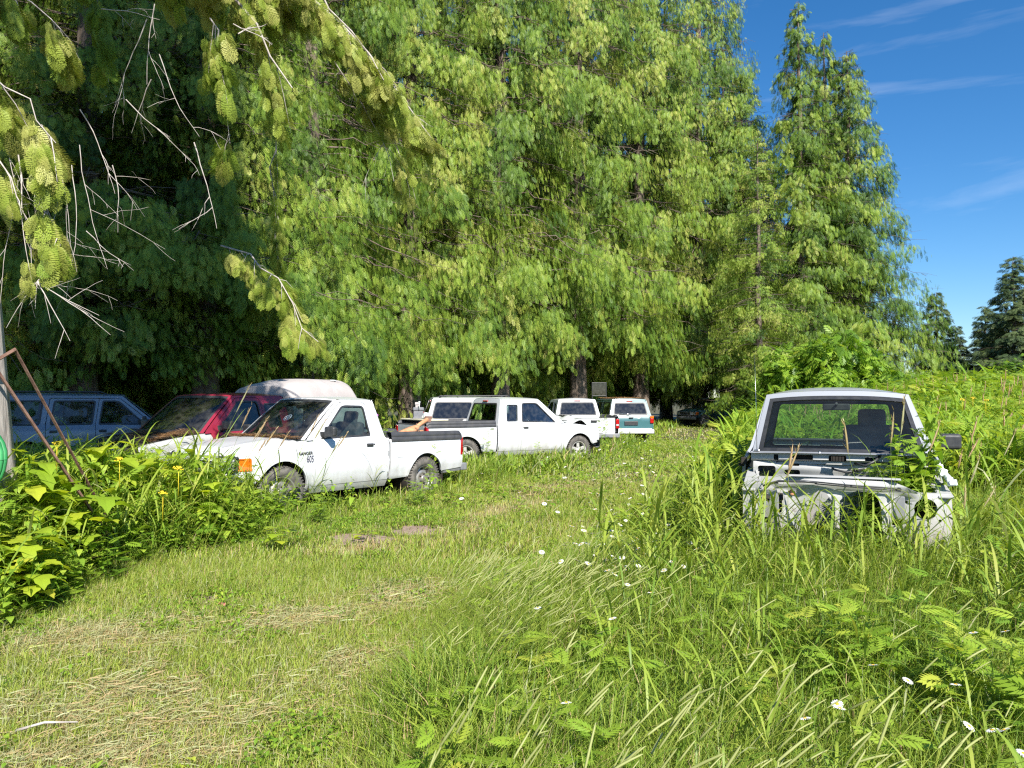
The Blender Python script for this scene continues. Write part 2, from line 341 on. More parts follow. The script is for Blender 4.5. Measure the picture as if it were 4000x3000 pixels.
def cab(root,B,P,m,back,sd_only=None,interior='seat',wsglass='glass',mirrors=(1,-1),mirror_style=0,doors=True,extq=False,glassm='glass',side_open=(),seats=(.37,-.37)):
    """greenhouse, doors, roof, windshield. back = s of the cab's rear wall at the belt"""
    dr=P['door_rear']; tr=P['roof_rear']; rz=P.get('rz',1.645)
    for sd in (1,-1):
        if 'custom' in P: P['custom'](sd)
        A=[(1.24,1.05),(1.60,1.36),(1.92,rz-.01),(2.02,rz),(tr,rz),(tr+.06,rz-.05),(back-.07,1.10),(back-.01,1.02),(back,.95),(back,.405),(dr+.008,.405),(dr+.008,1.08),(dr-.07,1.555),(dr-.10,1.595),(dr-.14,1.612),(2.03,1.612),(1.95,1.60),(1.62,1.315),(1.372,1.06),(1.345,1.055)]
        holes=[]
        if extq:
            holes=[roundpoly([(dr+.07,1.12),(dr+.36,1.12),(dr+.30,1.50),(dr+.01,1.50)],.04)]
        if 'custom' not in P: B.side(root,'cab_side',A,holes,m,sd,.03)
        if extq:
            B.side(root,'quarter_window',roundpoly([(dr+.06,1.11),(dr+.37,1.11),(dr+.31,1.51),(dr,1.51)],.04),[],M[glassm],sd,.004,off=-.014)
            B.side(root,'window_trim',roundpoly([(dr+.055,1.105),(dr+.375,1.105),(dr+.315,1.515),(dr-.005,1.515)],.045),[roundpoly([(dr+.075,1.125),(dr+.355,1.125),(dr+.295,1.495),(dr+.015,1.495)],.03)],M['blackp'],sd,.01,off=.002)
        # rocker
        rk=P.get('rock',back); B.side(root,'rocker',[(1.20,.30),(rk,.30),(rk,.398),(1.20,.398)],[],m,sd,.05)
        if doors:
            D=[(1.352,.405),(dr,.405),(dr,1.08),(dr-.077,1.55),(dr-.105,1.587),(dr-.145,1.605),(2.035,1.605),(1.957,1.592),(1.63,1.305),(1.352,1.052)]
            Wn=roundpoly([(1.50,1.075),(dr-.075,1.10),(dr-.135,1.545),(2.06,1.548),(1.985,1.53)],[.03,.04,.07,.05,.04])
            dj=B.side(root,'door',D,[Wn],m,sd,.03)
            wf=roundpoly([(1.485,1.062),(dr-.063,1.088),(dr-.125,1.556),(2.055,1.560),(1.975,1.54)],[.03,.04,.07,.05,.04])
            B.side(dj,'window_trim',wf,[roundpoly([(1.53,1.092),(dr-.09,1.115),(dr-.147,1.533),(2.068,1.536),(1.995,1.518)],[.02,.03,.06,.04,.03])],M['blackp'],sd,.012,off=.003)
            if sd not in side_open: B.side(dj,'door_glass',Wn,[],M[glassm],sd,.004,off=-.016)
            b=bmesh.new(); x=B.w(dr-.13,.96); rbox(b,(sd*(x+.006),dr-.14,.955),(.022,.135,.052),.012); rbox(b,(sd*(x+.016),dr-.15,.955),(.022,.09,.026),.008)
            bmesh.ops.create_cone(b,cap_ends=True,segments=10,radius1=.011,radius2=.011,depth=.02,matrix=Matrix.Translation((sd*(x),dr-.05,.965))@Matrix.Rotation(R(90),4,'Y'))
            obj('door_handle',b,M['blackp'],dj)
            # inner door trim
            B.side(dj,'door_lining',[(1.40,.45),(dr-.04,.45),(dr-.06,1.06),(1.50,1.05),(1.40,1.02)],[],M['inner'],sd,.02,off=-.06)
        if sd in mirrors:
            b=bmesh.new(); x0=B.w(1.56,1.10)
            if mirror_style==0:
                rbox(b,(sd*(x0+.16),1.545,1.175),(.19,.085,.145),.03,(0,0,sd*.12),3); tube(b,[(sd*(x0-.01),1.56,1.09),(sd*(x0+.06),1.555,1.11),(sd*(x0+.12),1.55,1.14)],[.035,.028,.03],8)
                rbox(b,(sd*(x0-.008),1.575,1.12),(.022,.15,.10),.008)
            mo=obj('wing_mirror',b,M['blackp'],root)
            b=bmesh.new(); rbox(b,(sd*(x0+.16),1.592,1.175),(.155,.008,.11),.003,(0,0,sd*.12)); obj('mirror_glass',b,M['chrome'],mo)
    xr=B.w(2.2,rz)
    def roof(u,v):
        t=2*u-1; yf=1.92-.075*(1-t*t); yr=tr+.06-.04*t*t; y=yf+(yr-yf)*v
        x=t*(B.w(y,rz)+.004); z=rz+P.get('crown',.055)*(1-abs(t)**2.6)*math.sin(min(1,max(0,(v*.96+.06)))*math.pi*.5)**.35*(1-.35*sm((v-.75)/.25))
        return Vector((x,y,z))
    rb=patch(roof,28,16)
    # turned-down front and rear lips
    obj('roof',rb,m,root)
    def ws(u,v):
        t=2*u-1; q=Vector((t*(B.w(1.24,1.05)-.055),1.24-.23*(1-t*t),1.052+.012*(1-t*t))); p=roof(u,0)+Vector((-.0*t,0,-.006))
        r=q.lerp(p,v); r.y-=.02*math.sin(math.pi*v); return r
    def sub(u0,u1,v0,v1,nu=16,nv=6,bm=None,o=0):
        return patch(lambda u,v: ws(u0+(u1-u0)*u,v0+(v1-v0)*v)+Vector((0,-o,o*.8)),nu,nv,bm)
    v1=P.get('v1',.95); g=obj('windshield',sub(.045,.955,.05,v1,18,8,o=-.004),M[wsglass],root)
    b=bmesh.new(); sub(.03,.97,.0,.075,18,1,b,.002); sub(.03,.97,v1-.045,v1+.02,18,1,b,.002); sub(.03,.062,.07,v1-.02,1,8,b,.002); sub(.938,.97,.07,v1-.02,1,8,b,.002); obj('windshield_seal',b,M['blackp'],g)
    b=bmesh.new(); sub(0,.034,0,1,2,10,b,.004); sub(.966,1,0,1,2,10,b,.004); sub(0.03,.97,v1+.015,1,18,2,b,.004); obj('windshield_frame',b,m,root)
    # rear wall with window
    def bk(a,z):
        t=sm((z-.98)/(rz-.98)); yy=(back-.01) if z<1.0 else (back-.03)+(tr+.05-(back-.03))*((z-1.0)/(rz-1.0))
        wx=B.w(yy,z); return Vector((a*wx,yy+.012*(1-a*a),z+(.03*(1-a*a) if z>1.6 else 0)))
    hz0=P.get('hz0',1.12); hole=roundpoly([(-.82,hz0),(.82,hz0),(.82,1.54),(-.82,1.54)],.06)
    obj(P.get('wall','cab_back'),sheet([(-1,.45),(1,.45),(1,rz),(-1,rz)],[hole],bk,(.1,.08),(0,-.02,0)),m,root)
    g=obj('rear_window',sheet(hole,[],lambda a,z:bk(a,z)+Vector((0,.004,0)),(.2,.1)),M[glassm],root)
    obj('window_trim',sheet(roundpoly([(-.85,hz0-.015),(.85,hz0-.015),(.85,1.555),(-.85,1.555)],.07),[roundpoly([(-.80,hz0+.02),(.80,hz0+.02),(.80,1.52),(-.80,1.52)],.05)],lambda a,z:bk(a,z)+Vector((0,.012,0)),(.2,.1)),M['blackp'],g)
    b=bmesh.new(); p=bk(0,1.60); rbox(b,p+Vector((0,.012,0)),(.22,.03,.035),.01); obj('brake_light',b,M['red'],root)
    # interior
    fl=bmesh.new(); rbox(fl,(0,(1.15+back)/2,.42),(1.5,back-1.2,.03),0); rbox(fl,(0,1.16,.72),(1.5,.03,.62),0); rbox(fl,(0,(1.3+back)/2,.47),(.3,back-1.4,.14),.05)
    obj('cab_floor',fl,M['inner'],root)
    hl=patch(lambda u,v:roof(.04+.92*u,.04+.92*v)+Vector((0,0,-.03)),8,6); obj('headliner',hl,M['seatlt'],root)
    d=bmesh.new(); rbox(d,(0,1.34,.96),(1.42,.42,.16),.06); rbox(d,(0,1.50,.86),(1.40,.14,.26),.04); rbox(d,(.36,1.46,1.045),(.38,.26,.07),.03); do=obj('dashboard',d,M['dash'],root)
    s=bmesh.new(); lathe(s,[(0,.178),(.012,.19),(0,.202),(-.012,.19),(0,.178)],28,'Z'); rbox(s,(0,0,-.02),(.36,.03,.015),.005); rbox(s,(0,-.08,-.02),(.03,.17,.015),.005); rbox(s,(0,0,-.02),(.13,.11,.04),.02); tube(s,[(0,0,-.02),(0,0,-.28)],.025)
    if P.get('wheel',1): obj('steering_wheel',s,M['blackp'],do,loc=(.36,1.70,1.03),rot=(R(-62),0,0))
    sb=M[interior]
    for cx in seats:
        s=bmesh.new(); rbox(s,(cx,2.13,.66),(.60,.52,.16),.06,(R(6),0,0),3); rbox(s,(cx,2.40,1.0),(.56,.15,.62),.06,(R(-14),0,0),3); rbox(s,(cx,2.475,1.37),(.27,.09,.20),.045,(R(-12),0,0),3)
        tube(s,[(cx-.06,2.45,1.2),(cx-.06,2.47,1.33)],.007,6); tube(s,[(cx+.06,2.45,1.2),(cx+.06,2.47,1.33)],.007,6)
        obj('seat',s,sb,root)
    s=bmesh.new(); c=ws(.5,P.get('v1',.95)-.11); rbox(s,c+Vector((0,.10,-.035)),(.25,.028,.065),.018,(R(8),0,R(-6)),3); tube(s,[c+Vector((0,.015,0)),c+Vector((0,.09,-.02))],.012,6); obj('rear_view_mirror',s,M['blackp'],root)
    return ws,roof,bk

def well(root,B,c,sd,rr=None,dep=.34,name='wheel_well'):
    b=bmesh.new(); x1=B.w(c,B.az+B.R)-.03; r=rr or B.R+.035
    lathe(b,[(sd*x1,r),(sd*(x1-dep),r),(sd*(x1-dep),.12)],20,c=(0,c,B.az),a0=R(-25),a1=R(205)); return obj(name,b,M['dark'],root)

def archcut(c,B,z0=.36,n=18):
    h=B.az; a=math.degrees(math.asin(max(-1,min(1,(z0-h)/B.R)))); return arc(c,h,B.R,180-a,a,n)

def front_clip(root,B,m,hood=True,lamps=True,turn=0,grille=True,bump='greybump',fenders=None,kink=0,open_=0):
    """fenders, hood, grille, lamps and bumper"""
    for sd in (1,-1):
        top=[(y,B.ft(y)) for y in (1.345,1.2,1.0,.8,.6,.4,.25,.12)]
        lowf=B.fa-B.R; ar=archcut(B.fa,B,.34)
        # outline: nose down, under the front, around the arch, back along the sill, up the door line, along the hood line
        O=[(.12,B.ft(.12)),(.09,.80),(.10,.62),(.14,.54),(B.fa-B.R-.02,.50)]
        O+= [p for p in ar if p[0]<B.fa and p[1]>.50] + [p for p in ar if p[0]>=B.fa]
        O+= [(B.fa+B.R+.01,.31),(1.192,.31),(1.192,.402),(1.344,.402)]+top[:-1]
        lamp=[(.07,.665),(.345,.665),(.335,.855),(.07,.85)]
        f=B.side(root,'fender',O,[],fenders or m,sd,.03,(.05,.04),curl=True)
        if lamps:
            B.side(root,'corner_light',roundpoly([(.115,.675),(.325,.675),(.315,.845),(.125,.84)],.03),[],M['amber'],sd,.02,off=.006)
            b=bmesh.new(); xx=B.w(.1,.75)
            def hl(u,v): x=.46+(xx-.015-.46)*u; return Vector((sd*x,.055+.075*u*u,.68+.165*v))
            patch(hl,8,4,b); rbox(b,(sd*.62,.13,.762),(.3,.10,.15),.01); obj('headlight',b,M['clear'],root)
            b=bmesh.new(); rbox(b,(sd*.60,.105,.765),(.40,.06,.21),.02,(0,0,sd*.1)); obj('headlight_bezel',b,M['blackp'],root)
        well(root,B,B.fa,sd)
    if grille:
        b=bmesh.new()
        for k in range(5): rbox(b,(0,.065,.685+.042*k),(.86,.03,.013),.004)
        for k in range(9): rbox(b,(-.4+.1*k,.072,.77),(.012,.02,.17),0)
        rbox(b,(0,.06,.855),(.92,.04,.03),.01); rbox(b,(0,.06,.665),(.92,.04,.025),.01); rbox(b,(.45,.06,.76),(.03,.04,.2),.01); rbox(b,(-.45,.06,.76),(.03,.04,.2),.01)
        obj('grille',b,M['greybump'],root)
        b=bmesh.new(); rbox(b,(0,.14,.75),(1.3,.03,.26),0); rbox(b,(0,.5,.55),(1.1,.7,.2),.05); rbox(b,(0,.9,.78),(.5,.5,.3),.05); obj('radiator',b,M['dark'],root)
        b=bmesh.new(); rbox(b,(0,.11,.60),(1.5,.06,.09),.02); obj('front_valance',b,m,root)
    b=bmesh.new()
    def bp(u,v):
        t=2*u-1; x=t*.84; y=.0+.13*abs(t)**3.2; pr=[(0,.08),(.02,0),(.10,-.02),(.18,-.01),(.2,.07)]; k=v*4; i=min(3,int(k)); f=k-i
        return Vector((x,y+pr[i][1]*(1-f)+pr[i+1][1]*f,.40+pr[i][0]*(1-f)+pr[i+1][0]*f))
    patch(bp,24,8,b); rbox(b,(0,.12,.5),(1.3,.1,.12),.02); obj('front_bumper',b,M[bump],root)
    if hood:
        def hd(u,v):
            t=2*u-1; y=.10+(1.10-.10)*v; yy=y-.07*(1-t*t)*(1-v); x=t*(B.w(max(y,.12),B.ft(y))-.055-.012)
            z=B.ft(y)+.004+.055*(1-t*t)**.8+.012*math.exp(-((abs(t)-.62)/.1)**2)
            z-= .11*sm((.10-v)/.10)*(1-.2*t*t)
            if kink:
                k=sm((v-.25)/.3)*(1-sm((v-.55)/.4)); z+=kink*k*(1-.3*t*t)+.03*math.sin(9*t+v*7)*k; y+=0; yy+= .12*kink
            if open_: z+=open_*(1-v)*1.0
            return Vector((x,yy,z))
        bm=patch(hd,30,24); es=[e for e in bm.edges if len(e.link_faces)==1]
        r=bmesh.ops.extrude_edge_only(bm,edges=es)
        for g in r['geom']:
            if isinstance(g,bmesh.types.BMVert): g.co.z-=.025; g.co.x*=.995
        for e in es: e.smooth=False
        obj('hood',bm,m,root)
    # cowl
    b=patch(lambda u,v:Vector(((2*u-1)*(B.w(1.2,1.05)-.06),1.06+.22*v-.20*(1-(2*u-1)**2)*v*.9,1.04+.02*(1-(2*u-1)**2))),16,3); obj('cowl',b,M['blackp'],root)
    b=bmesh.new()
    for cx in (.45,-.25): tube(b,[(cx,1.12,1.075),(cx-.28,1.10,1.10),(cx-.55,1.14,1.10)],.009,6)
    obj('wiper',b,M['blackp'],root)

def bed(root,B,m,s0,s1,rails=True,style='w',light='red',liner=True,handle=True,bumper=True,fuel=True):
    ra=B.ra
    for sd in (1,-1):
        ar=archcut(ra,B,.46)
        O=[(s0,.95),(s0,.40)]+[(ra-B.R-.01,.42)]+[p for p in ar if p[1]>.44]+[(ra+B.R+.005,.47),(s1-.02,.50),(s1,.56),(s1,1.03)]+[(s0,1.03)]
        hl=[]
        if fuel and sd==1: hl=[rrect(s0+.135,.735,s0+.30,.905,.03)]
        p=B.side(root,'bed_side',O,hl,m,sd,.03,(.06,.045))
        if hl: B.side(root,'fuel_door',rrect(s0+.139,.739,s0+.296,.901,.028),[],m,sd,.01,off=-.001)
        B.side(root,'bumper_corner',[(ra+B.R+.02,.42),(s1-.02,.44),(s1-.02,.495),(ra+B.R+.01,.465)],[],M['greybump'],sd,.03,off=-.01)
        # tail light, wraps the corner
        B.side(root,'tail_light',roundpoly([(s1-.055,.72),(s1+.004,.72),(s1+.004,1.02),(s1-.045,1.02)],.012),[],M[light],sd,.02,off=.007)
        b=bmesh.new(); xx=B.w(s1,.87); rbox(b,(sd*(xx-.055),s1+.004,.87),(.115,.02,.30),.012); o2=obj('tail_light',b,M[light],root)
        b=bmesh.new(); rbox(b,(sd*(xx-.055),s1+.012,.83),(.09,.012,.055),.006); obj('reverse_lens',b,M['clear'],o2)
        well(root,B,ra,sd,dep=.30)
        # inner wall + wheel hump
        b=bmesh.new(); xi=B.w(s0+.3,1.0)-.11; rbox(b,(sd*xi,(s0+s1)/2,.84),(.02,s1-s0-.04,.44),0); lathe(b,[(sd*xi,.40),(sd*(xi-.2),.38),(sd*(xi-.2),.05)],16,c=(0,ra,B.az),a0=R(20),a1=R(160)); obj('bed_wall',b,M['rail'] if liner else m,root)
        if rails:
            def cr(u,v):
                y=s0+.012+(s1-s0-.012)*u; xo=B.w(y,1.0)+.012; e=sm((u-.955)/.045)
                pr=[(.0,.985),(.004,.995),(.0,1.055),(-.008,1.06),(-.008,1.068),(-.004,1.075),(-.016,1.125),(-.04,1.142),(-.10,1.142),(-.125,1.13),(-.125,1.0)]
                k=v*(len(pr)-1); i=min(len(pr)-2,int(k)); f=k-i; dx=pr[i][0]*(1-f)+pr[i+1][0]*f; z=pr[i][1]*(1-f)+pr[i+1][1]*f
                z-=.05*e*e*(z>1.0); return Vector((sd*(xo+dx),y,z))
            b=patch(cr,30,20); obj('bed_rail_cap',b,M['rail'],root)
        else:
            b=patch(lambda u,v:Vector((sd*(B.w(s0+.02+(s1-s0-.02)*u,1.03)-.0-.10*v),s0+(s1-s0)*u,1.03+.035*math.sin(v*math.pi*.5)**.5 if v>0 else 1.03)),20,6); obj('bed_rail',b,m,root)
    b=bmesh.new(); rbox(b,(0,(s0+s1)/2,.62),(1.5,s1-s0-.03,.03),0)
    for k in range(12): rbox(b,(-.6+k*.109,(s0+s1)/2,.64),(.04,s1-s0-.08,.015),0)
    obj('bed_floor',b,M['rail'] if liner else m,root)
    b=bmesh.new(); rbox(b,(0,s0+.015,.82),(1.56,.03,.46),.008); obj('bed_front',b,m,root)
    tg=obj('tailgate',sheet(rrect(-.70,.56,.70,1.045,.02),[],lambda a,z:Vector((a,s1+.005-.012*math.cos(a*2)*(1 if .7<z<.95 else .0),z)),(.1,.05),(0,-.05,0)),m,root)
    b=bmesh.new(); rbox(b,(0,s1+.008,.955),(.20,.03,.075),.012); rbox(b,(0,s1+.02,.96),(.14,.03,.03),.008); obj('tailgate_handle',b,M['blackp'],tg)
    b=bmesh.new(); rbox(b,(0,s1-.025,1.055),(1.42,.06,.03),.012); obj('tailgate_cap',b,M['rail'],tg)
    if bumper:
        b=bmesh.new(); rbox(b,(0,s1+.10,.50),(1.62,.16,.13),.02); rbox(b,(0,s1+.10,.575),(.5,.12,.02),.006); obj('rear_bumper',b,M['greybump'],root)

def chassis(root,B,s1):
    b=bmesh.new()
    for sd in (1,-1): rbox(b,(sd*.42,s1/2+.1,.44),(.07,s1-.5,.12),.01)
    for y in (.5,B.fa+.3,2.2,3.0,B.ra,s1-.2): rbox(b,(0,y,.42),(.85,.08,.08),.01)
    tube(b,[(-.72,B.ra,B.az),(.72,B.ra,B.az)],.045); tube(b,[(-.68,B.fa,B.az-.03),(.68,B.fa,B.az-.03)],.04); tube(b,[(0,1.4,.45),(0,B.ra,B.az)],.04)
    bmesh.ops.create_icosphere(b,subdivisions=2,radius=.14,matrix=Matrix.Translation((0,B.ra,B.az))); rbox(b,(.25,s1-1.6,.48),(.4,.7,.2),.05); rbox(b,(0,1.5,.45),(.4,.9,.2),.05)
    obj('chassis',b,M['dark'],root)
REG=dict(door_rear=2.56,roof_rear=2.60)
EXT=dict(door_rear=2.56,roof_rear=2.98)
def pickup(name,loc,rz,label,m,ext=False,rx=0,hood=True,lights='red',cabmat=None,fenders=None,wk='steel',wheels='1111',turn=0,kink=0,mirrors=(1,-1),gl='glass',intr='seat',clip=True,lamps=True,**kw):
    r=empty(name,loc,rz,rx,0,label,'pickup truck')
    d=.38 if ext else 0; B=Body(fa=.80,ra=3.70+d,end=4.70+d); back=2.84+d
    cab(r,B,EXT if ext else REG,m,back,extq=ext,mirrors=mirrors,glassm=gl,interior=intr,**kw)
    if clip: front_clip(r,B,m,hood=hood,fenders=fenders,kink=kink,lamps=hood and lamps,grille=True)
    bed(r,B,m,back+.04,4.70+d)
    chassis(r,B,4.7+d)
    for i,(sd,y) in enumerate(((1,.80),(-1,.80),(1,B.ra),(-1,B.ra))):
        if wheels[i]=='1': wheel(r,sd*.745,y,.355,.355,kind=wk,turn=turn if y<1 else 0,side=sd)
    return r,B
def suv(name,loc,rz,label,m,low=None,gl='glassd',rx=0,rack=True,wk='alloy',quarter2=False,roofmat=None,wheels='1111'):
    r=empty(name,loc,rz,rx,0,label,'SUV'); B=Body(fa=.80,ra=3.63,end=4.66); rz_=1.665; back=4.68
    def custom(sd):
        # frame above and between the doors
        A=[(1.24,1.05),(1.60,1.36),(1.92,rz_-.01),(2.02,rz_),(4.40,rz_),(4.44,rz_-.03),(4.60,1.12),(4.66,1.0),(4.68,.56),(4.66,.50),(B.ra+B.R+.01,.46)]
        A+=[p for p in archcut(B.ra,B,.40)[::-1] if p[0]>3.40]+[(3.298,.80),(3.298,1.08),(3.22,1.60),(3.18,1.615),(2.03,1.615),(1.95,1.60),(1.62,1.315),(1.372,1.06),(1.345,1.055)]
        q=roundpoly([(3.40,1.09),(4.48,1.09),(4.36,1.56),(3.33,1.56)],.07)
        B.side(r,'quarter_panel',A,[q],m,sd,.03,(.07,.05))
        B.side(r,'quarter_window',q,[],M[gl],sd,.004,off=-.012)
        B.side(r,'window_trim',roundpoly([(3.385,1.078),(4.495,1.078),(4.37,1.572),(3.315,1.572)],.075),[roundpoly([(3.42,1.108),(4.46,1.108),(4.345,1.545),(3.345,1.545)],.06)],M['blackp'],sd,.01,off=.003)
        D=[(1.352,.405),(2.425,.405),(2.425,1.08),(2.345,1.60),(2.035,1.608),(1.957,1.595),(1.63,1.305),(1.352,1.052)]
        W1=roundpoly([(1.50,1.075),(2.36,1.09),(2.28,1.555),(2.06,1.555),(1.985,1.535)],[.03,.04,.05,.05,.04])
        d=B.side(r,'door',D,[W1],m,sd,.03); B.side(d,'door_glass',W1,[],M['glass'],sd,.004,off=-.014)
        B.side(d,'window_trim',roundpoly([(1.485,1.062),(2.375,1.077),(2.292,1.57),(2.05,1.57),(1.97,1.548)],.04),[roundpoly([(1.53,1.09),(2.345,1.105),(2.268,1.54),(2.07,1.54),(2.0,1.52)],.03)],M['blackp'],sd,.01,off=.003)
        ac=[p for p in archcut(B.ra,B,.40) if p[0]<3.285]
        E=[(2.433,.405),(3.20,.405)]+[p for p in ac if p[1]>.42]+[(3.288,.80),(3.288,1.08),(3.21,1.59),(3.17,1.605),(2.355,1.602),(2.433,1.08)]
        W2=roundpoly([(2.49,1.09),(3.21,1.09),(3.13,1.555),(2.42,1.555)],.05)
        d=B.side(r,'rear_door',E,[W2],m,sd,.03); B.side(d,'door_glass',W2,[],M[gl],sd,.004,off=-.014)
        B.side(d,'window_trim',roundpoly([(2.475,1.077),(3.225,1.077),(3.145,1.57),(2.405,1.57)],.055),[roundpoly([(2.51,1.105),(3.195,1.105),(3.115,1.54),(2.44,1.54)],.04)],M['blackp'],sd,.01,off=.003)
        B.side(d,'window_bar',[(2.98,1.09),(3.005,1.09),(2.975,1.56),(2.95,1.56)],[],M['blackp'],sd,.01,off=.001)
        for y in (2.30,3.16):
            b=bmesh.new(); rbox(b,(sd*(B.w(y,.96)+.006),y,.955),(.022,.135,.052),.012); obj('door_handle',b,M['blackp'],r)
        if low: B.side(r,'lower_cladding',[(1.25,.31),(3.2,.31),(3.2,.56),(1.36,.56)],[],low,sd,.01,off=.012)
        xx=B.w(4.66,.9)
        B.side(r,'tail_light',roundpoly([(4.58,.80),(4.685,.80),(4.67,1.07),(4.59,1.07)],.015),[],M['red'],sd,.02,off=.008)
        b=bmesh.new(); rbox(b,(sd*(xx-.06),4.70,.885),(.13,.04,.17),.015); o=obj('tail_light',b,M['red'],r)
        b=bmesh.new(); rbox(b,(sd*(xx-.06),4.70,1.02),(.13,.04,.09),.012); obj('turn_signal',b,M['amber'],o)
        well(r,B,B.ra,sd,dep=.3)
    P=dict(door_rear=2.42,roof_rear=4.36,custom=custom,rz=rz_,wall='tailgate',rock=3.2)
    ws,roof,bk=cab(r,B,P,m,back,doors=False,glassm=gl,extq=False,mirrors=(1,-1))
    front_clip(r,B,m,bump='greybump')
    b=bmesh.new(); rbox(b,(0,4.755,.50),(1.66,.17,.16),.03); rbox(b,(0,4.74,.60),(1.5,.14,.03),.01); obj('rear_bumper',b,M['white2'] if low is None else low,r)
    b=bmesh.new(); rbox(b,(0,4.70,.80),(.5,.02,.15),.01); rbox(b,(0,4.71,1.0),(.16,.03,.04),.01); obj('tailgate_handle',b,M['blackp'],r)
    b=bmesh.new(); tube(b,[(.0,4.70,1.10),(.12,4.675,1.13),(.42,4.665,1.16)],.012,6); obj('rear_wiper',b,M['chrome'],r)
    if rack:
        b=bmesh.new()
        for sd in (1,-1):
            tube(b,[(sd*.56,2.2,1.69),(sd*.56,2.32,1.745),(sd*.56,4.1,1.745),(sd*.56,4.25,1.69)],.016,6)
        for y in (2.7,3.7): tube(b,[(-.56,y,1.745),(.56,y,1.745)],.014,6)
        obj('roof_rack',b,M['blackp'],r)
    s=bmesh.new(); rbox(s,(0,3.1,.66),(1.3,.5,.16),.06); rbox(s,(0,3.38,.98),(1.3,.15,.56),.06,(R(-14),0,0)); obj('rear_seat',s,M['seat'],r)
    chassis(r,B,4.66)
    for i,(sd,y) in enumerate(((1,.80),(-1,.80),(1,B.ra),(-1,B.ra))):
        if wheels[i]=='1': wheel(r,sd*.745,y,.355,.355,kind=wk,side=sd)
    return r,B
def debris(parent,name,fn,n,seed,mat_,L=(.03,.09),wd=.0025,hz=.02):
    """needles and twigs lying on a surface given by fn(u,v)"""
    rg=np.random.RandomState(seed); V=[];Fq=[];T=[]
    for i in range(n):
        p=fn(rg.rand(),rg.rand())
        if p is None: continue
        p=Vector(p)+Vector((0,0,rg.rand()*hz)); a=rg.rand()*6.28; l=rg.uniform(*L); d=Vector((math.cos(a)*l,math.sin(a)*l,rg.uniform(-.15,.3)*l)); s=Vector((-math.sin(a),math.cos(a),rg.uniform(-.6,.6)))*wd
        k=len(V); V+=[p-s,p+s,p+d+s*.6,p+d-s*.6]; Fq.append((k,k+1,k+2,k+3)); T+=[rg.rand()]*4
    me=npmesh(name,np.array([tuple(v) for v in V]),[np.array(Fq)],T); return obj(name,me,mat_,parent)

# --- the white regular-cab pickup, number 605
P605,B605=pickup('pickup_truck',(-4.27,10.34,0.01),R(-35),'white single-cab pickup numbered 605 with rusty exhaust lying in its bed',M['white'],rx=R(-1),turn=R(-8))
me=text_mesh('605',.135); o=obj('number_lettering',me,M['ink'],P605)
def onside(B,o,y,z,sd=1,sc=(1,1,1)):
    x=B.w(y,z)+.006; dx=(B.w(y,z+.05)-B.w(y,z-.05))/.1
    o.matrix_local=Matrix.Translation((sd*x,y,z))@Matrix(((0,dx*sd,sd,0),(sd,0,0,0),(0,1,0,0),(0,0,0,1)))@Matrix.Diagonal((*sc,1))
onside(B605,o,1.255,.79,sc=(.62,1,1))
o=obj('model_badge',text_mesh('RANGER',.062,.004),M['blackp'],P605); onside(B605,o,1.17,.875,sc=(1.05,1,1))
def pile(u,v): 
    t=2*u-1; return ((t*.70),1.0+.22*v**1.5-.16*(1-t*t)*v,1.066+.03*(1-v))
debris(P605,'needle_litter',pile,2600,3,M['needles'],hz=.035)
b=bmesh.new(); tube(b,[(-.35,1.12,1.11),(-.05,1.02,1.13),(.2,.95,1.12),(.45,1.0,1.115)],[.006,.008,.006,.003],6); tube(b,[(-.05,1.02,1.13),(.1,1.05,1.15),(.3,1.1,1.13)],.004,5); obj('twig',b,M['dark'],P605)

def hulk_deb(u,v):
    t=2*u-1; return (t*.72,.25+1.0*v-.2*(1-t*t)*v,.93+.12*v+.04*math.sin(7*t+3*v))
# --- the maroon pickup without a hood, pale front fenders
PM,BM=pickup('pickup_truck',(-6.0,11.18,0.04),R(-26.9),'maroon extended-cab pickup with hood missing and dry needles on its cowl',M['maroon'],ext=True,hood=False,fenders=M['primer'],gl='glassd')
eb=bmesh.new(); rbox(eb,(0,.75,.80),(.55,.6,.28),.06); rbox(eb,(.1,.6,.95),(.3,.35,.08),.03); rbox(eb,(-.45,.5,.86),(.25,.2,.2),.02); tube(eb,[(-.3,.4,.9),(-.1,.45,1.0),(.3,.7,1.0),(.5,1.0,.98)],.035); tube(eb,[(.4,.3,.85),(.5,.6,.95),(.55,1.0,.95)],.02); rbox(eb,(0,1.12,.85),(1.4,.04,.36),.01)
obj('engine',eb,M['dark'],PM)
debris(PM,'needle_litter',lambda u,v:hulk_deb(u,.35+.65*v),3800,5,M['needles'],hz=.05)

# --- the white extended-cab pickup facing right, hood buckled
PX,BX=pickup('pickup_truck',(1.92,20.79,-.02),R(122.6),'white extended-cab pickup with buckled hood, parked facing right beside the track',M['white2'],ext=True,wk='alloy',kink=.15,mirrors=(),lamps=False)
# --- white SUV behind it
SW,BSW=suv('suv',(2.03,23.0,-.02),R(100.8),'white SUV with roof rack and dark glass behind the buckled-hood pickup',M['white2'])
# --- white pickup seen from behind
PF,BF=pickup('pickup_truck',(1.70,29.6,-.03),R(190.2),'white extended-cab pickup seen from behind beside the teal SUV',M['white2'],ext=True,gl='glassd')
# --- teal SUV
ST,BST=suv('suv',(3.77,32.85,-.05),R(187),'teal SUV seen from behind, its roof covered in brown needles',M['teal'],low=M['white2'],rack=False)
debris(ST,'needle_litter',lambda u,v:((2*u-1)*.55,2.1+2.2*v,1.715),2600,8,M['needles'],L=(.05,.14),wd=.006,hz=.02)
# --- pale blue SUV in the shade
SB,BSB=suv('suv',(-6.8,17.6,.03),R(123),'pale blue SUV in deep shade behind the grey post',M['pale_blue'],gl='glass')
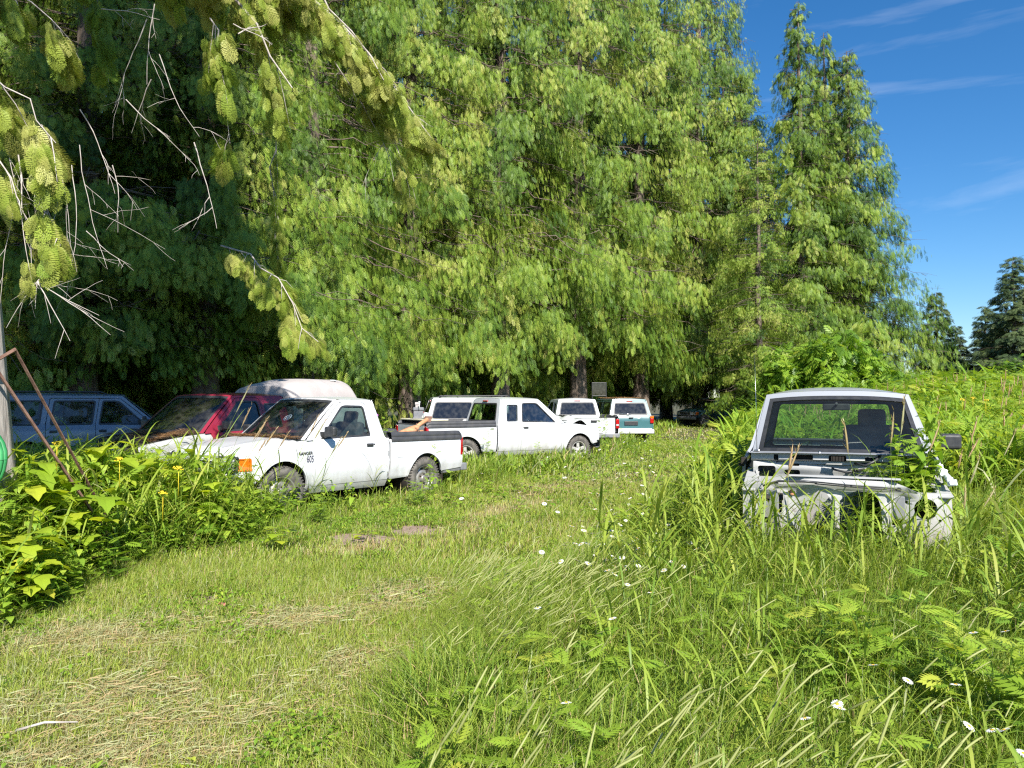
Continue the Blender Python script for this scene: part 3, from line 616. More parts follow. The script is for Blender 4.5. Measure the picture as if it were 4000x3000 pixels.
# --- dark teal pickup in the shade far back
PD,BD=pickup('pickup_truck',(10.08,45.2,.03),R(-61),'dark teal pickup half hidden in shade at the end of the track',M['dteal'],gl='glass')
# --- the stripped silver pickup at the right: no hood, fenders or lamps
HK,BH=None,None
def hulk():
    global HK,BH
    r=empty('stripped_pickup',(2.57,5.97,.075),R(-20.7),R(-.6),0,'stripped silver pickup facing the camera, its hood, fenders and lamps gone','pickup truck')
    B=Body(fa=.80,ra=3.70,end=4.70); m=M['silver']
    P=dict(door_rear=2.56,roof_rear=2.60,rz=1.615,hz0=1.04,wheel=0,v1=.90,crown=.085)
    ws,roof,bk=cab(r,B,P,m,2.84,mirrors=(1,),interior='seatlt',wsglass='glassc',seats=(.37,))
    # bigger moulded mirror is already there; radiator support: one pressed panel with its holes
    def circ(cx,cz,rr,n=14,sx=1): return [(cx+sx*rr*math.cos(2*math.pi*i/n),cz+rr*math.sin(2*math.pi*i/n)) for i in range(n)]
    O=[(-.80,.46),(-.79,.86),(-.77,.895),(-.60,.915),(-.44,.965),(-.38,.985),(0,.975),(.36,.965),(.46,.925),(.54,.885),(.72,.88),(.79,.875),(.80,.70),(.78,.46),(.50,.42),(.33,.44),(.29,.50),(.275,.76),(.25,.84),(.20,.875),(.10,.885),(.03,.855),(-.03,.80),(-.035,.42),(-.075,.42),(-.09,.80),(-.13,.855),(-.19,.875),(-.25,.82),(-.28,.70),(-.29,.44),(-.5,.40)]
    H=[circ(.60,.755,.084,18),[(-.66,.855),(-.53,.86),(-.535,.885),(-.58,.905),(-.64,.895)],[(-.64,.78),(-.58,.75),(-.565,.80),(-.60,.83),(-.63,.825)],[(-.50,.66),(-.465,.70),(-.455,.80),(-.475,.87),(-.52,.875),(-.50,.80)],
       [(.355,.615),(.435,.60),(.445,.74),(.39,.755),(.36,.72)],[(-.68,.60),(-.56,.57),(-.60,.63)],circ(.375,.82,.012,8),circ(.465,.80,.012,8),circ(.70,.665,.013,8),circ(-.38,.70,.022,10),circ(-.20,.925,.008,6),circ(.0,.93,.010,6)]
    def rs(a,z):
        y=.36+.10*abs(a/.8)**3; 
        y+= -.035*math.exp(-((z-.93)/.05)**2)*(abs(a)<.55) + .02*math.sin(a*17)*(z<.85)
        y+= .03*sm((abs(a)-.30)/.03)*(1-sm((abs(a)-.46)/.03))
        return Vector((a,y,z-.075))
    obj('radiator_support',sheet(O,H,rs,(.05,.04),(0,.035,0)),M['primer'],r)
    b=patch(lambda u,v:Vector((-.42+.84*u,.33+.10*v,.912-.012*(u>.5)*(u-.5)+.012*math.sin(v*math.pi))),12,4); rbox(b,(0,.50,.892),(.75,.16,.015),.004); obj('crossmember',b,M['primer'],r)
    b=bmesh.new(); rbox(b,(.40,.42,.68),(.11,.03,.19),.01); obj('shaded_recess',b,M['greybump'],r)  # depressed panel behind the opening; its shade is put in as darker grey
    b=bmesh.new(); tube(b,[(-.62,.30,.90),(-.50,.29,.945),(-.30,.29,.95),(-.2,.295,.945)],.011,6); tube(b,[(-.22,.295,.95),(.05,.29,.932),(.30,.30,.922),(.395,.30,.915)],.006,6); tube(b,[(-.22,.295,.935),(.05,.29,.920),(.30,.30,.908),(.39,.30,.905)],.006,6)
    bmesh.ops.create_cone(b,cap_ends=True,segments=12,radius1=.018,radius2=.018,depth=.02,matrix=Matrix.Translation((.40,.30,.91))@Matrix.Rotation(R(90),4,'X')); obj('hood_cable',b,M['blackp'],r,loc=(0,0,-.075))
    # inner aprons, both sides, from the support back to the firewall
    for sd in (1,-1):
        ap=[(.40,.45),(.44,.80),(.9,.86),(1.16,.96),(1.16,.40),(1.12,.40),(1.05,.62),(.80,.76),(.55,.64),(.48,.45)]
        obj('inner_apron',sheet(ap,[circ(.62,.80,.03,8),circ(1.0,.84,.025,8)],lambda a,z:Vector((sd*(.70+.06*sm((.9-z)/.3)*0+.02*math.sin(a*14)),a,z)),(.06,.05),(-sd*.02,0,0)),M['primer'],r)
        b=bmesh.new(); rbox(b,(sd*.745,.80,.84),(.11,.80,.018),.005,(R(9),0,0)); obj('apron_flange',b,M['primer'],r)
        lathe(b2:=bmesh.new(),[(sd*.48,.34),(sd*.72,.36)],14,c=(0,.80,.38),a0=R(20),a1=R(160)); obj('wheel_well',b2,M['dark'],r)
    # torn white edge along the driver's side
    b=bmesh.new(); pts=[(.72,1.20,1.045),(.775,1.10,1.0),(.79,.9,.95),(.80,.7,.91),(.80,.5,.885)]
    tube(b,pts,[.018,.03,.022,.028,.02],5); 
    for i in range(14):
        t=random.Random(i).random(); p=Vector(pts[0]).lerp(Vector(pts[-1]),t); rbox(b,p+Vector((0.01,0,.015*math.sin(i*5))),(.05,.07,.03),.008,(i,i*.7,0))
    obj('torn_edge',b,M['stickw'],r)
    # firewall with openings
    def fw(a,z):
        return Vector((a,1.03-.03*math.exp(-((z-.93)/.05)**2)+.012*math.sin(a*11+z*8)*(1-abs(a)),z))
    obj('firewall',sheet([(-.74,.42),(.74,.42),(.74,.985),(-.74,.985)],[rrect(-.70,.845,-.545,.945,.02),rrect(-.47,.865,-.335,.915,.02),rrect(-.42,.95,-.34,.972,.01),circ(.25,.82,.05,14),rrect(.42,.80,.56,.90,.02)],fw,(.06,.05),(0,.03,0)),M['primer'],r)
    # cowl box front face with its air inlets
    def cf(a,z):
        t=a/.74; return Vector((a,1.0-.07*(1-t*t)+.02*sm((z-.98)/.06)+.05*(1-sm((z-.985)/.02)),z+.012*(1-t*t)))
    obj('cowl_box',sheet([(-.76,.985),(-.48,.985),(-.44,.965),(.10,.960),(.16,.985),(.76,.985),(.76,1.06),(-.76,1.06)],[rrect(-.395,1.0,-.225,1.045,.008),rrect(-.095,.99,.05,1.045,.015),rrect(-.56,.995,-.52,1.05,.006),rrect(.20,1.0,.30,1.04,.01),rrect(.42,1.0,.60,1.04,.01)],cf,(.05,.02),(0,.03,0)),M['primer'],r)
    b=patch(lambda u,v:(lambda t:Vector((t*.77,.97-.07*(1-t*t)+(.27)*v-.12*(1-t*t)*v,1.062+.012*(1-t*t)+.006*math.sin(v*9))))(2*u-1),24,6); obj('cowl_top',b,m,r)
    b=bmesh.new()
    for k in range(9): rbox(b,(-.04+.012*k-.03,.90,1.03-.0*k),(.006,.01,.04),0)
    rbox(b,(-.31,1.08,1.02),(.2,.1,.08),0); rbox(b,(-.02,1.08,1.02),(.2,.1,.08),0); obj('heater_core',b,M['dark'],r)
    b=bmesh.new(); tube(b,[(.12,.95,.99),(.2,.85,.98),(.28,.9,1.02),(.33,.98,1.07)],.012,6); tube(b,[(-.1,1.1,.97),(-.05,.98,.93),(.05,.95,.91),(.2,1.0,.94)],.010,6); tube(b,[(-.6,1.12,.93),(-.52,1.0,.99)],.006,5); tube(b,[(-.35,1.12,.90),(-.28,1.02,.97)],.006,5); tube(b,[(-.18,1.1,.92),(-.12,1.0,.98)],.008,5); obj('loose_wire',b,M['blackp'],r)
    # whip antenna on the passenger side cowl
    b=bmesh.new(); rbox(b,(-.715,1.14,1.075),(.05,.05,.02),.006); tube(b,[(-.715,1.14,1.08),(-.722,1.17,1.5),(-.735,1.20,1.98)],[.004,.0022,.0015],5); obj('antenna',b,M['chrome'],r)
    b=bmesh.new(); bmesh.ops.create_uvsphere(b,u_segments=10,v_segments=6,radius=.013,matrix=Matrix.Translation((-.17,.96,1.082))); obj('washer_nozzle',b,M['chrome'],r)
    # hinges left at the passenger door edge
    for hx,hy,hz in ((-.84,1.24,.97),(-.84,1.24,.62),(.80,1.22,.97)):
        b=bmesh.new(); rbox(b,(hx,hy,hz),(.05,.05,.07),.006); rbox(b,(hx*1.03,hy+.02,hz-.03),(.05,.03,.05),.004); obj('door_hinge',b,M['dark'],r)
    b=bmesh.new(); rbox(b,(.27,1.93,1.555),(.09,.01,.02),.003); obj('sun_visor_label',b,mat('blue_plastic',(.03,.25,.40),.4),r)
    bed(r,B,m,2.88,4.70,rails=True)
    chassis(r,B,4.7)
    for sd,y in ((1,B.ra),(-1,B.ra)): wheel(r,sd*.745,y,.355,.355,side=sd)
    HK,BH=r,B
hulk()
# photo shows light rust on the support
b=bmesh.new()
for k,(x,z) in enumerate(((-.40,.79),(-.385,.775),(-.415,.78),(-.39,.76))): bmesh.ops.create_uvsphere(b,u_segments=7,v_segments=4,radius=.009+.003*(k%2),matrix=Matrix.Translation((x,.372,z))@Matrix.Diagonal((1.6,.35,1,1)))
obj('rust_spot',b,M['orust'],HK)

def local(P,v): 
    bpy.context.view_layer.update(); return P.matrix_world@Vector(v)
def on(P,o,v,rz=0,rx=0,ry=0):
    o.location=local(P,v); o.rotation_euler=(rx,ry,P.rotation_euler.z+rz); return o
# --- canopy shell on the maroon pickup's bed
t=empty('truck_canopy',(0,0,0),label='weathered off-white fibreglass canopy standing on the maroon pickup\'s bed',cat='truck canopy'); on(PM,t,(0,4.16,1.03))
def cp(u,v):
    y=-.98+1.98*v; a=math.pi*u; hh=.84+.10*sm((v-.05)/.35)-.28*sm((v-.86)/.14)-.05*sm((.10-v)/.1); wd=.83-.02*sm((.1-v)/.1)
    c=math.cos(a); s=math.sin(a); x=wd*(1 if c>0 else -1)*abs(c)**.42*(1-.18*s); z=hh*abs(s)**.38+.02*math.sin(u*40)*0
    return Vector((x,y,z))
cb=patch(cp,40,26)
for v in (0,1):
    ring=[cb.verts.new(cp(i/40,v)+Vector((0,.003*(1 if v else -1),0))) for i in range(41)]; cb.faces.new(ring)
obj('shell',cb,M['cap'],t)
b=bmesh.new()
for sd in (1,-1): rbox(b,(sd*.79,0,.40),(.02,1.3,.30),.05)
rbox(b,(0,-.985,.42),(1.1,.02,.36),.05); obj('side_window',b,M['blackp'],t)
b=bmesh.new(); lathe(b,[(-.004,.055),(.006,.06),(.012,.055),(.012,.035),(.0,.03)],20,'Z'); bmesh.ops.scale(b,vec=(.75,1.3,1),verts=b.verts); obj('vent_ring',b,M['stickw'],t,loc=(.50,.42,.915),rot=(0,R(8),0))
# --- rusty exhaust pipe in the bed of 605
t=empty('exhaust_pipe',(0,0,0),label='rusty exhaust with catalytic converter sticking out of the 605 pickup\'s bed',cat='exhaust'); on(P605,t,(.30,3.95,1.13),rx=0)
b=bmesh.new(); tube(b,[(0,-.42,-.16),(0,-.36,-.12),(0,-.22,-.06),(0,.02,.02),(0,.12,.07),(0,.16,.10)],[.03,.06,.085,.085,.06,.04],12); bmesh.ops.scale(b,vec=(1.2,1,.8),verts=b.verts); obj('converter',b,M['orust'],t)
b=bmesh.new(); tube(b,[(0,.12,.06),(0,.25,.12),(0,.42,.19)],[.036,.036,.04],12); tube(b,[(.05,-.1,-.07),(.06,.1,-.05),(.07,.22,-.02)],[.045,.05,.04],10); obj('pipe',b,M['orust'],t)
b=bmesh.new(); rbox(b,(0,.43,.195),(.17,.025,.12),.008,(R(-25),0,0)); tube(b,[(.03,.1,.13),(.0,.14,.05),(-.05,.16,-.02)],.006,5); tube(b,[(.09,.0,.06),(.1,.1,.0),(.08,.3,-.1)],.006,5); obj('flange',b,M['rust'],t)
t=empty('jerrycan',(0,0,0),label='tall cream plastic container behind the thistle in the 605 pickup\'s bed',cat='container'); on(P605,t,(-.45,3.35,.66))
b=bmesh.new(); rbox(b,(0,0,.30),(.17,.17,.58),.03,None,3); obj('container_body',b,M['cream'],t); b=bmesh.new(); rbox(b,(0,0,.60),(.10,.03,.04),.01); lathe(b,[(.58,.03),(.62,.03),(.62,.001)],12,'Z',(.05,.04,0)); obj('container_cap',b,M['cream'],t)
o=bmesh.new(); rbox(o,(0,0,0),(.34,.22,.30),.08,(0,0,.2),3); o=obj('spare_seat_cushion',o,M['greybump']); tag(o,'grey rounded cushion behind the cab in the 605 pickup\'s bed','cushion'); on(P605,o,(.2,3.15,1.02))
# --- load on the tail of the buckled-hood pickup
o=bmesh.new(); rbox(o,(0,0,0),(1.45,.55,.035),.01); o=obj('white_board',o,M['cream']); tag(o,'cream board laid across the bed under the grey toolbox','board'); on(PX,o,(.05,4.72,1.165))
t=empty('toolbox',(0,0,0),label='grey plastic toolbox with red label on the board in the white pickup\'s bed',cat='toolbox'); on(PX,t,(.35,4.72,1.185),rz=R(-25))
b=bmesh.new(); rbox(b,(0,0,.09),(.44,.24,.17),.02); rbox(b,(0,0,.012),(.46,.26,.025),.006); obj('box_body',b,M['tool'],t)
b=bmesh.new(); rbox(b,(0,0,.225),(.46,.26,.08),.02); rbox(b,(0,0,.275),(.30,.03,.03),.01); obj('lid',b,M['tool'],t)
for sx in (1,-1):
    b=bmesh.new(); rbox(b,(0,.128*sx,.135),(.11,.01,.05),.004); obj('red_label',b,M['redlab'],t)
o=bmesh.new(); rbox(o,(0,0,0),(.24,.12,.07),.012,(0,R(22),0)); rbox(o,(-.09,0,-.035),(.07,.1,.07),.01); o=obj('plastic_housing',o,M['cap']); tag(o,'pale plastic part lying tilted on top of the grey toolbox','car part'); on(PX,o,(.40,4.72,1.50),rz=R(-25))
o=bmesh.new(); tube(o,[(0,0,0),(0,0,.14)],.011,8); bmesh.ops.create_icosphere(o,subdivisions=2,radius=.024,matrix=Matrix.Translation((0,0,.155))@Matrix.Diagonal((1.2,1.2,.8,1))); o=obj('gear_lever',o,M['stickw']); tag(o,'small white-knobbed lever standing beside the grey toolbox','lever'); on(PX,o,(.09,4.82,1.42))
o=bmesh.new(); rbox(o,(0,0,.05),(.10,.12,.14),.03,(.2,.3,0)); rbox(o,(.07,.03,.02),(.08,.06,.08),.02,(.5,0,0)); o=obj('white_bottle',o,M['stickw']); tag(o,'crumpled white bottle on the board right of the toolbox','bottle'); on(PX,o,(-.12,4.75,1.21))
# dark window frame standing behind the far white pickup
t=empty('hatch_frame',(4.0,35.5,0),R(8),label='dark rectangular window frame standing tall behind the two far vehicles',cat='window frame')
b=bmesh.new()
for sx in (-1,1): rbox(b,(sx*.33,0,1.2),(.035,.04,2.4),.01)
rbox(b,(0,0,2.38),(.68,.04,.035),.01); rbox(b,(0,0,1.78),(.68,.04,.035),.01); obj('frame',b,M['blackp'],t)
b=bmesh.new(); rbox(b,(0,0,2.08),(.62,.012,.57),0); obj('pane',b,M['glassd'],t)
# sticker seen through 605's windshield: round emblem with a star of strokes
b=bmesh.new(); lathe(b,[(0,.058),(0,.070)],28,'Z')
for k in range(5): rbox(b,(math.sin(k*1.2566)*.028,math.cos(k*1.2566)*.028,0),(.016,.05,.001),0,(0,0,-k*1.2566))
rbox(b,(0,0,0),(.03,.03,.001),0)
o=obj('round_sticker',b,M['stickw'],P605,loc=(.2,1.386,1.369),rot=(R(37),0,0))
# rusty bars and the hose at the left
t=empty('rusty_frame',(-3.6,6.4,0),label='rusty angle-iron bars leaning on the grey trunk at the left edge',cat='iron frame')
def pw(px,py,d): return Vector(((px-2000)/3021*d,d,CAMH-(py-1560)/3021*d))
b=bmesh.new()
def bar(a,c,wd=.027,th=.005):
    a=Vector(a);c=Vector(c);d=(c-a).normalized(); l=(c-a).length; q=d.to_track_quat('Z','Y').to_matrix().to_4x4()
    for off,dim in (((0,0,l/2),(wd,th,l)),((wd/2-th/2,wd/2,l/2),(th,wd,l))):
        vs=rbox(b,off,dim,.0015); bmesh.ops.transform(b,matrix=Matrix.Translation(a)@q,verts=vs)
T0=Vector((-3.6,6.4,0))
bar(pw(55,1365,6.3)-T0,pw(455,2080,7.5)-T0); obj('bar',b,M['rust'],t)
b=bmesh.new(); bar(pw(-90,1340,6.1)-T0,pw(500,2200,7.3)-T0); obj('bar',b,M['rust'],t)
b=bmesh.new(); bar(pw(-130,1480,6.2)-T0,pw(62,1368,6.3)-T0); obj('bar',b,M['rust'],t)
b=bmesh.new()
for k in range(4): 
    pts=[(.20*math.cos(a)+.01*k,.03*k+.01*math.sin(3*a),.25*math.sin(a)) for a in [i*2*math.pi/24 for i in range(25)]]; tube(b,pts,.024,8,False)
o=obj('hose_coil',b,mat('green_hose',(.02,.20,.06),.5,noise=(.06,.34,.11),nscale=7),loc=pw(-128,1800,5.9)); tag(o,'green hose coil hanging on the grey trunk at the left edge','hose')
# fallen card and a pale scrap in the mown grass
# ---------------------------------------------------------------- plants: numpy builders
def nrm(v): return v/np.maximum(np.linalg.norm(v,axis=-1,keepdims=True),1e-9)
def spray_tpl(n,wd,ang=42,ln=.42,shape=None,stem=.012):
    """pinnate flat spray along +x, unit length: leaflets are narrow rhombs. returns (V,4)-quads"""
    V=[];Q=[]
    for i in range(n):
        t=.10+.86*(i+.5)/n; l=ln*(shape(t) if shape else (math.sin(math.pi*(.18+.80*t))**.8)); a=R(ang*(1-.25*t))
        for s in (1,-1):
            b=np.array([t+(.02*s),0,0]); d=np.array([math.cos(a),s*math.sin(a),-.18]); p=np.array([-math.sin(a)*s,math.cos(a),0])*wd*(.7+.5*l/ln)
            k=len(V); V+=[b,b+d*l*.45+p,b+d*l,b+d*l*.45-p]; Q.append((k,k+1,k+2,k+3))
    k=len(V); V+=[[.85,-wd,0],[.98,-wd*1.2,-.03],[1.12,0,-.06],[.98,wd*1.2,-.03]]; Q.append((k,k+1,k+2,k+3))
    if stem: k=len(V); V+=[[0,-stem,0],[.95,-stem*.4,0],[.95,stem*.4,0],[0,stem,0]]; Q.append((k,k+1,k+2,k+3))
    return np.array(V,float),np.array(Q)
def scatter(tpl,P,D,N,S,sag=.25,W=1.0):
    """place template copies: P base, D direction, N approximate normal, S length"""
    V,Q=tpl; D=nrm(D); B=nrm(np.cross(N,D)); N=np.cross(D,B); n=len(P)
    x=V[:,0][None,:,None]; y=V[:,1][None,:,None]; z=V[:,2][None,:,None]-sag*(V[:,0]**2)[None,:,None]
    out=P[:,None,:]+S[:,None,None]*(D[:,None,:]*x+B[:,None,:]*y*W+N[:,None,:]*z)
    F_=(Q[None]+ (np.arange(n)*len(V))[:,None,None]).reshape(-1,Q.shape[1])
    return out.reshape(-1,3),F_
def tubes_np(paths,radii,n=5):
    """list of (k,3) paths with (k,) radii -> verts, quads"""
    VV=[];FF=[];o=0; a=np.arange(n)*2*np.pi/n
    for p,r in zip(paths,radii):
        d=nrm(np.gradient(p,axis=0)); ref=np.where(np.abs(d[:,2:3])>.9,np.array([[1.,0,0]]),np.array([[0,0,1.]])); u=nrm(np.cross(d,ref)); v=np.cross(d,u)
        V=p[:,None,:]+r[:,None,None]*(u[:,None,:]*np.cos(a)[None,:,None]+v[:,None,:]*np.sin(a)[None,:,None]); k=len(p); VV.append(V.reshape(-1,3))
        i=np.arange(k-1)[:,None]*n; j=np.arange(n)[None]; FF.append(np.stack([i+j,i+(j+1)%n,i+n+(j+1)%n,i+n+j],-1).reshape(-1,4)+o); o+=k*n
    return np.concatenate(VV),np.concatenate(FF)
SP_FAR=spray_tpl(5,.030,40,.46)
SP_MID=spray_tpl(8,.021,44,.42)
SP_WALL=spray_tpl(5,.036,50,.50)
SP_NEAR=spray_tpl(13,.016,48,.36)
M['cedar']=leafmat('cedar_foliage',[(0,(.05,.11,.018)),(.35,(.12,.215,.026)),(.62,(.22,.325,.036)),(.85,(.34,.41,.065)),(1,(.42,.43,.11))],.18,.5,.3)
M['fir']=leafmat('far_conifer_foliage',[(0,(.04,.075,.03)),(.5,(.085,.13,.045)),(1,(.16,.20,.075))],.25,.6,.3)
M['bark']=mat('cedar_bark',(.10,.07,.05),.9,noise=(.22,.175,.14),nscale=9,bump=.8)
M['greybark']=mat('weathered_grey_bark',(.17,.145,.125),.9,noise=(.46,.42,.37),nscale=7,bump=1.0)
M['deadwood']=mat('dead_grey_twigs',(.34,.29,.25),.85,noise=(.55,.50,.45),nscale=12)
def stripy(m,sc=(9,9,.7)):
    n=m.node_tree; x=[q for q in n.nodes if q.type=='TEX_NOISE'][0]; t=[q for q in n.nodes if q.type=='TEX_COORD'][0]; mp=n.nodes.new('ShaderNodeMapping'); mp.inputs['Scale'].default_value=sc
    n.links.new(t.outputs['Object'],mp.inputs[0]); n.links.new(mp.outputs[0],x.inputs['Vector']); x.inputs['Scale'].default_value=1.3
stripy(M['bark'],(5,5,.5)); stripy(M['greybark'],(16,16,1.1))

def cedar_mesh(seed,H,R0,z0,nb,dens,tpl,Ls=(.26,.52),prof=.85,droop=1.0,azr=None,zmax=None,gap=.25,Wd=1.0,hang=.9,tmin=.22,cpm=3.6,void=-9):
    rg=np.random.RandomState(seed); P=[];D=[];Nn=[];S=[];T=[];paths=[];rad=[]
    for i in range(nb):
        u=(i+rg.rand())/nb; z=z0+(H-z0)*u**1.08
        if zmax and z>zmax: continue
        az=rg.rand()*2*np.pi if azr is None else rg.uniform(*azr)
        if rg.rand()<gap*.5: continue
        L=(R0*(1-(z-z0)/(H-z0+.01))**prof)*rg.uniform(.72,1.12)+.35
        dr=rg.uniform(.7,1.35)*droop
        er=np.array([math.cos(az),math.sin(az),0]); el=np.array([-math.sin(az),math.cos(az),0]); cl=rg.normal(0,.16); up=.18*(1-u) +.45*u**3
        def pos(t): return er*L*t[:,None]+np.array([0,0,1.])*(z+L*(up*t-.62*dr*t**2+.30*dr*t**3.2))[:,None]
        nc=max(3,int(L*cpm)); tc=tmin+(1.0-tmin)*rg.rand(nc)**.7; sc0=rg.uniform(-1,1,nc); hwc=(.10+.40*L*np.clip(1-tc,0,1)**.7*np.clip(tc*1.6,0,1)); ct=rg.normal(0,.11,nc); dz=rg.uniform(0,.35,nc)*min(L,2.2)*.5
        n=int(L*dens*rg.uniform(.75,1.2)); ci=rg.randint(0,nc,n); t=np.clip(tc[ci]+rg.normal(0,.05,n),tmin*.8,1.04); lat=sc0[ci]*hwc[ci]+rg.normal(0,.09+.015*L,n); s=np.sign(lat)
        c=pos(t)+el*lat[:,None]; c[:,2]-=.28*np.abs(lat)+rg.rand(n)**1.3*.30*min(L,2.5)*droop+dz[ci]
        vz=np.sin(c[:,0]*1.7+seed)*np.cos(c[:,2]*1.5+c[:,1]*.6)+np.sin(c[:,1]*1.9+c[:,2]*1.1+seed*2)*np.cos(c[:,0]*.8-c[:,2]*.7)+.5*np.sin(c[:,0]*4.1)*np.sin(c[:,1]*3.7+c[:,2]*3.3); kv=vz>void; c=c[kv]; s=s[kv]; ci=ci[kv]; t=t[kv]; n=len(c)
        P.append(c); d=er*rg.uniform(.25,.9,n)[:,None]+el*(s*rg.uniform(.1,.8,n))[:,None]+np.array([0,0,-1.])*(hang*rg.uniform(.35,1.35,n))[:,None]
        D.append(d); Nn.append(er*1.0+np.array([0,0,.75])+rg.normal(0,.6,(n,3))); S.append(rg.uniform(Ls[0],Ls[1],n)*(1-.3*u)); T.append(np.clip(.52+cl+ct[ci]+rg.normal(0,.11,n)+.10*(t-.6),0,1))
        tt=np.linspace(0,1,9); pw__=pos(tt); pw__[1:-1]+=rg.normal(0,.018*L,(7,3)); paths.append(pw__); rad.append(np.linspace(.010+.004*L,.003,9))
        for k in range(3):
            t0=rg.uniform(.3,.85); q=pos(np.array([t0]))[0]; sd=rg.choice([-1,1]); l=.32*L*(1-t0)+.25; e=q+er*l*.6+el*sd*l*.8-np.array([0,0,.25*l]); paths.append(np.stack([q,(q+e)/2+[0,0,.03-.05*l],e])); rad.append(np.array([.008,.006,.003]))
    P=np.concatenate(P);D=np.concatenate(D);Nn=np.concatenate(Nn);S=np.concatenate(S);T=np.concatenate(T)
    V,Fq=scatter(tpl,P,D,Nn,S,W=Wd); tint=np.repeat(T,len(tpl[0]))
    return npmesh('crown',V,[Fq],tint),npmesh('limbs',*(lambda a:(a[0],[a[1]]))(tubes_np(paths,rad)),smooth=True),(len(P))
def trunk_mesh(H,r,seed=0,lean=0,n=14):
    rg=np.random.RandomState(seed); z=np.linspace(-.3,H,22); p=np.stack([.04*np.sin(z*.7+seed)+lean*z,.04*np.cos(z*.5),z],1); rr=r*(1-(z/H).clip(0,1))**.8+.02; rr[:3]*=np.array([1.5,1.25,1.1])
    V,Fq=tubes_np([p],[rr],n); return npmesh('trunk',V,[Fq],smooth=True)
def make_tree(name,parts,loc,rz,sc_,label,cat,group=None,crownmat='cedar',barkmat='bark'):
    cr,lb,tk=parts; r=empty(name,loc,rz,0,0,label,cat,group); r.scale=sc_
    for n_,m_,mt in (('crown',cr,crownmat),('limbs',lb,barkmat),('trunk',tk,barkmat)):
        if m_ is None: continue
        if not m_.materials: m_.materials.append(M[mt])
        o=bpy.data.objects.new(n_,m_); COL.objects.link(o); o.parent=r
    return r
# three wall cedars with wide low skirts, two for the tall pair at the end of the wall, a light one for the hidden rows
CED=[]
for sd_,H,R0,nb in ((11,24,4.9,330),(12,26,4.6,340),(13,23,5.2,330)):
    a,b_,n_=cedar_mesh(sd_,H,R0,3.0,nb,92,SP_WALL,Ls=(.12,.29),hang=1.4,gap=.45,prof=.6,cpm=2.8,tmin=.12,void=-1.0); CED.append((a,b_,trunk_mesh(H,.34,sd_)))
TALL=[]
for sd_,H,R0,nb in ((21,25.4,4.9,400),(22,23.4,6.6,400)):
    a,b_,n_=cedar_mesh(sd_,H,R0,1.2,nb,44,SP_FAR,Ls=(.24,.5),prof=.82,gap=.35,hang=1.3,tmin=.04,void=-1.2); TALL.append((a,b_,trunk_mesh(H,.32,sd_)))
a,b_,n_=cedar_mesh(31,25,4.6,2.8,280,30,SP_FAR,Ls=(.4,.75)); BACK=(a,b_,trunk_mesh(25,.34,31))
def at(px,d): return ((px-2000)/3021*d,d)
wall=[(-380,20.5,1.0,0,'wide cedar at the far left behind the pale blue SUV'),
 (330,21.5,1.0,1,'shaded cedar behind the roof of the pale blue SUV'),
 (800,23.0,1.02,2,'cedar directly behind the maroon pickup and its canopy'),
 (1210,26.5,1.03,0,'cedar rising behind the cab of the 605 pickup'),
 (1600,32,1.1,1,'cedar rising behind the 605 pickup\'s bed and the toolbox'),
 (1950,36.0,1.1,2,'cedar rising behind the white SUV and the buckled-hood pickup'),
 (2260,41,1.15,0,'cedar rising behind the far white pickup'),
 (2500,46.0,1.18,1,'cedar rising directly behind the teal SUV'),
 (2735,51.5,1.2,2,'cedar overhanging the dark teal pickup, last of the unbroken wall')]
for i,(px,d,s,k,lab) in enumerate(wall):
    x,y=at(px,d); make_tree('cedar_tree',CED[k],(x,y,0),R(137*i+20),(s,s,s*random.Random(i).uniform(.95,1.1)*(1 if d<24 else 1.32)),lab,'cedar tree','cedars of the tree wall')
x,y=at(3130,47); make_tree('cedar_tree',TALL[0],(x,y,0),.4,(.98,.98,1.02),'tall pointed cedar, left of the two standing clear against the sky','cedar tree','cedars of the tree wall')
x,y=at(3320,49); make_tree('cedar_tree',TALL[1],(x,y,0),2.1,(.98,.98,1.02),'broad-skirted cedar, right of the two standing clear against the sky','cedar tree','cedars of the tree wall')
x,y=at(2900,50); make_tree('cedar_tree',CED[0],(x,y,0),1.0,(1.0,1.0,.95),'shorter cedar between the wall and the two clear cedars','cedar tree','cedars of the tree wall')
x,y=at(2965,41); make_tree('cedar_tree',CED[1],(x,y,0),2.0,(.62,.62,.60),'small cedar added to shade the dark teal pickup, before the elder bushes','cedar tree','cedars of the tree wall')  # extra cedar placed on the sun side so its shadow covers the pickup
back=[(-600,24),(-150,27),(150,26),(560,27.5),(1000,30),(1420,36),(1790,41),(2100,46),(2400,51),(2600,57),(2830,60),(3230,60),(60,34),(700,36),(1250,40),(1900,47),(2250,53)]
for i,(px,d) in enumerate(back):
    x,y=at(px,d); s=.95+.02*(i%5); make_tree('cedar_tree',BACK,(x,y,0),R(71*i),(s,s,s*(1.0 if d<32 else 1.25)),'cedar of the dark inner rows, hidden behind the front cedars','cedar tree','inner cedars of the stand')
print('trees',n_)
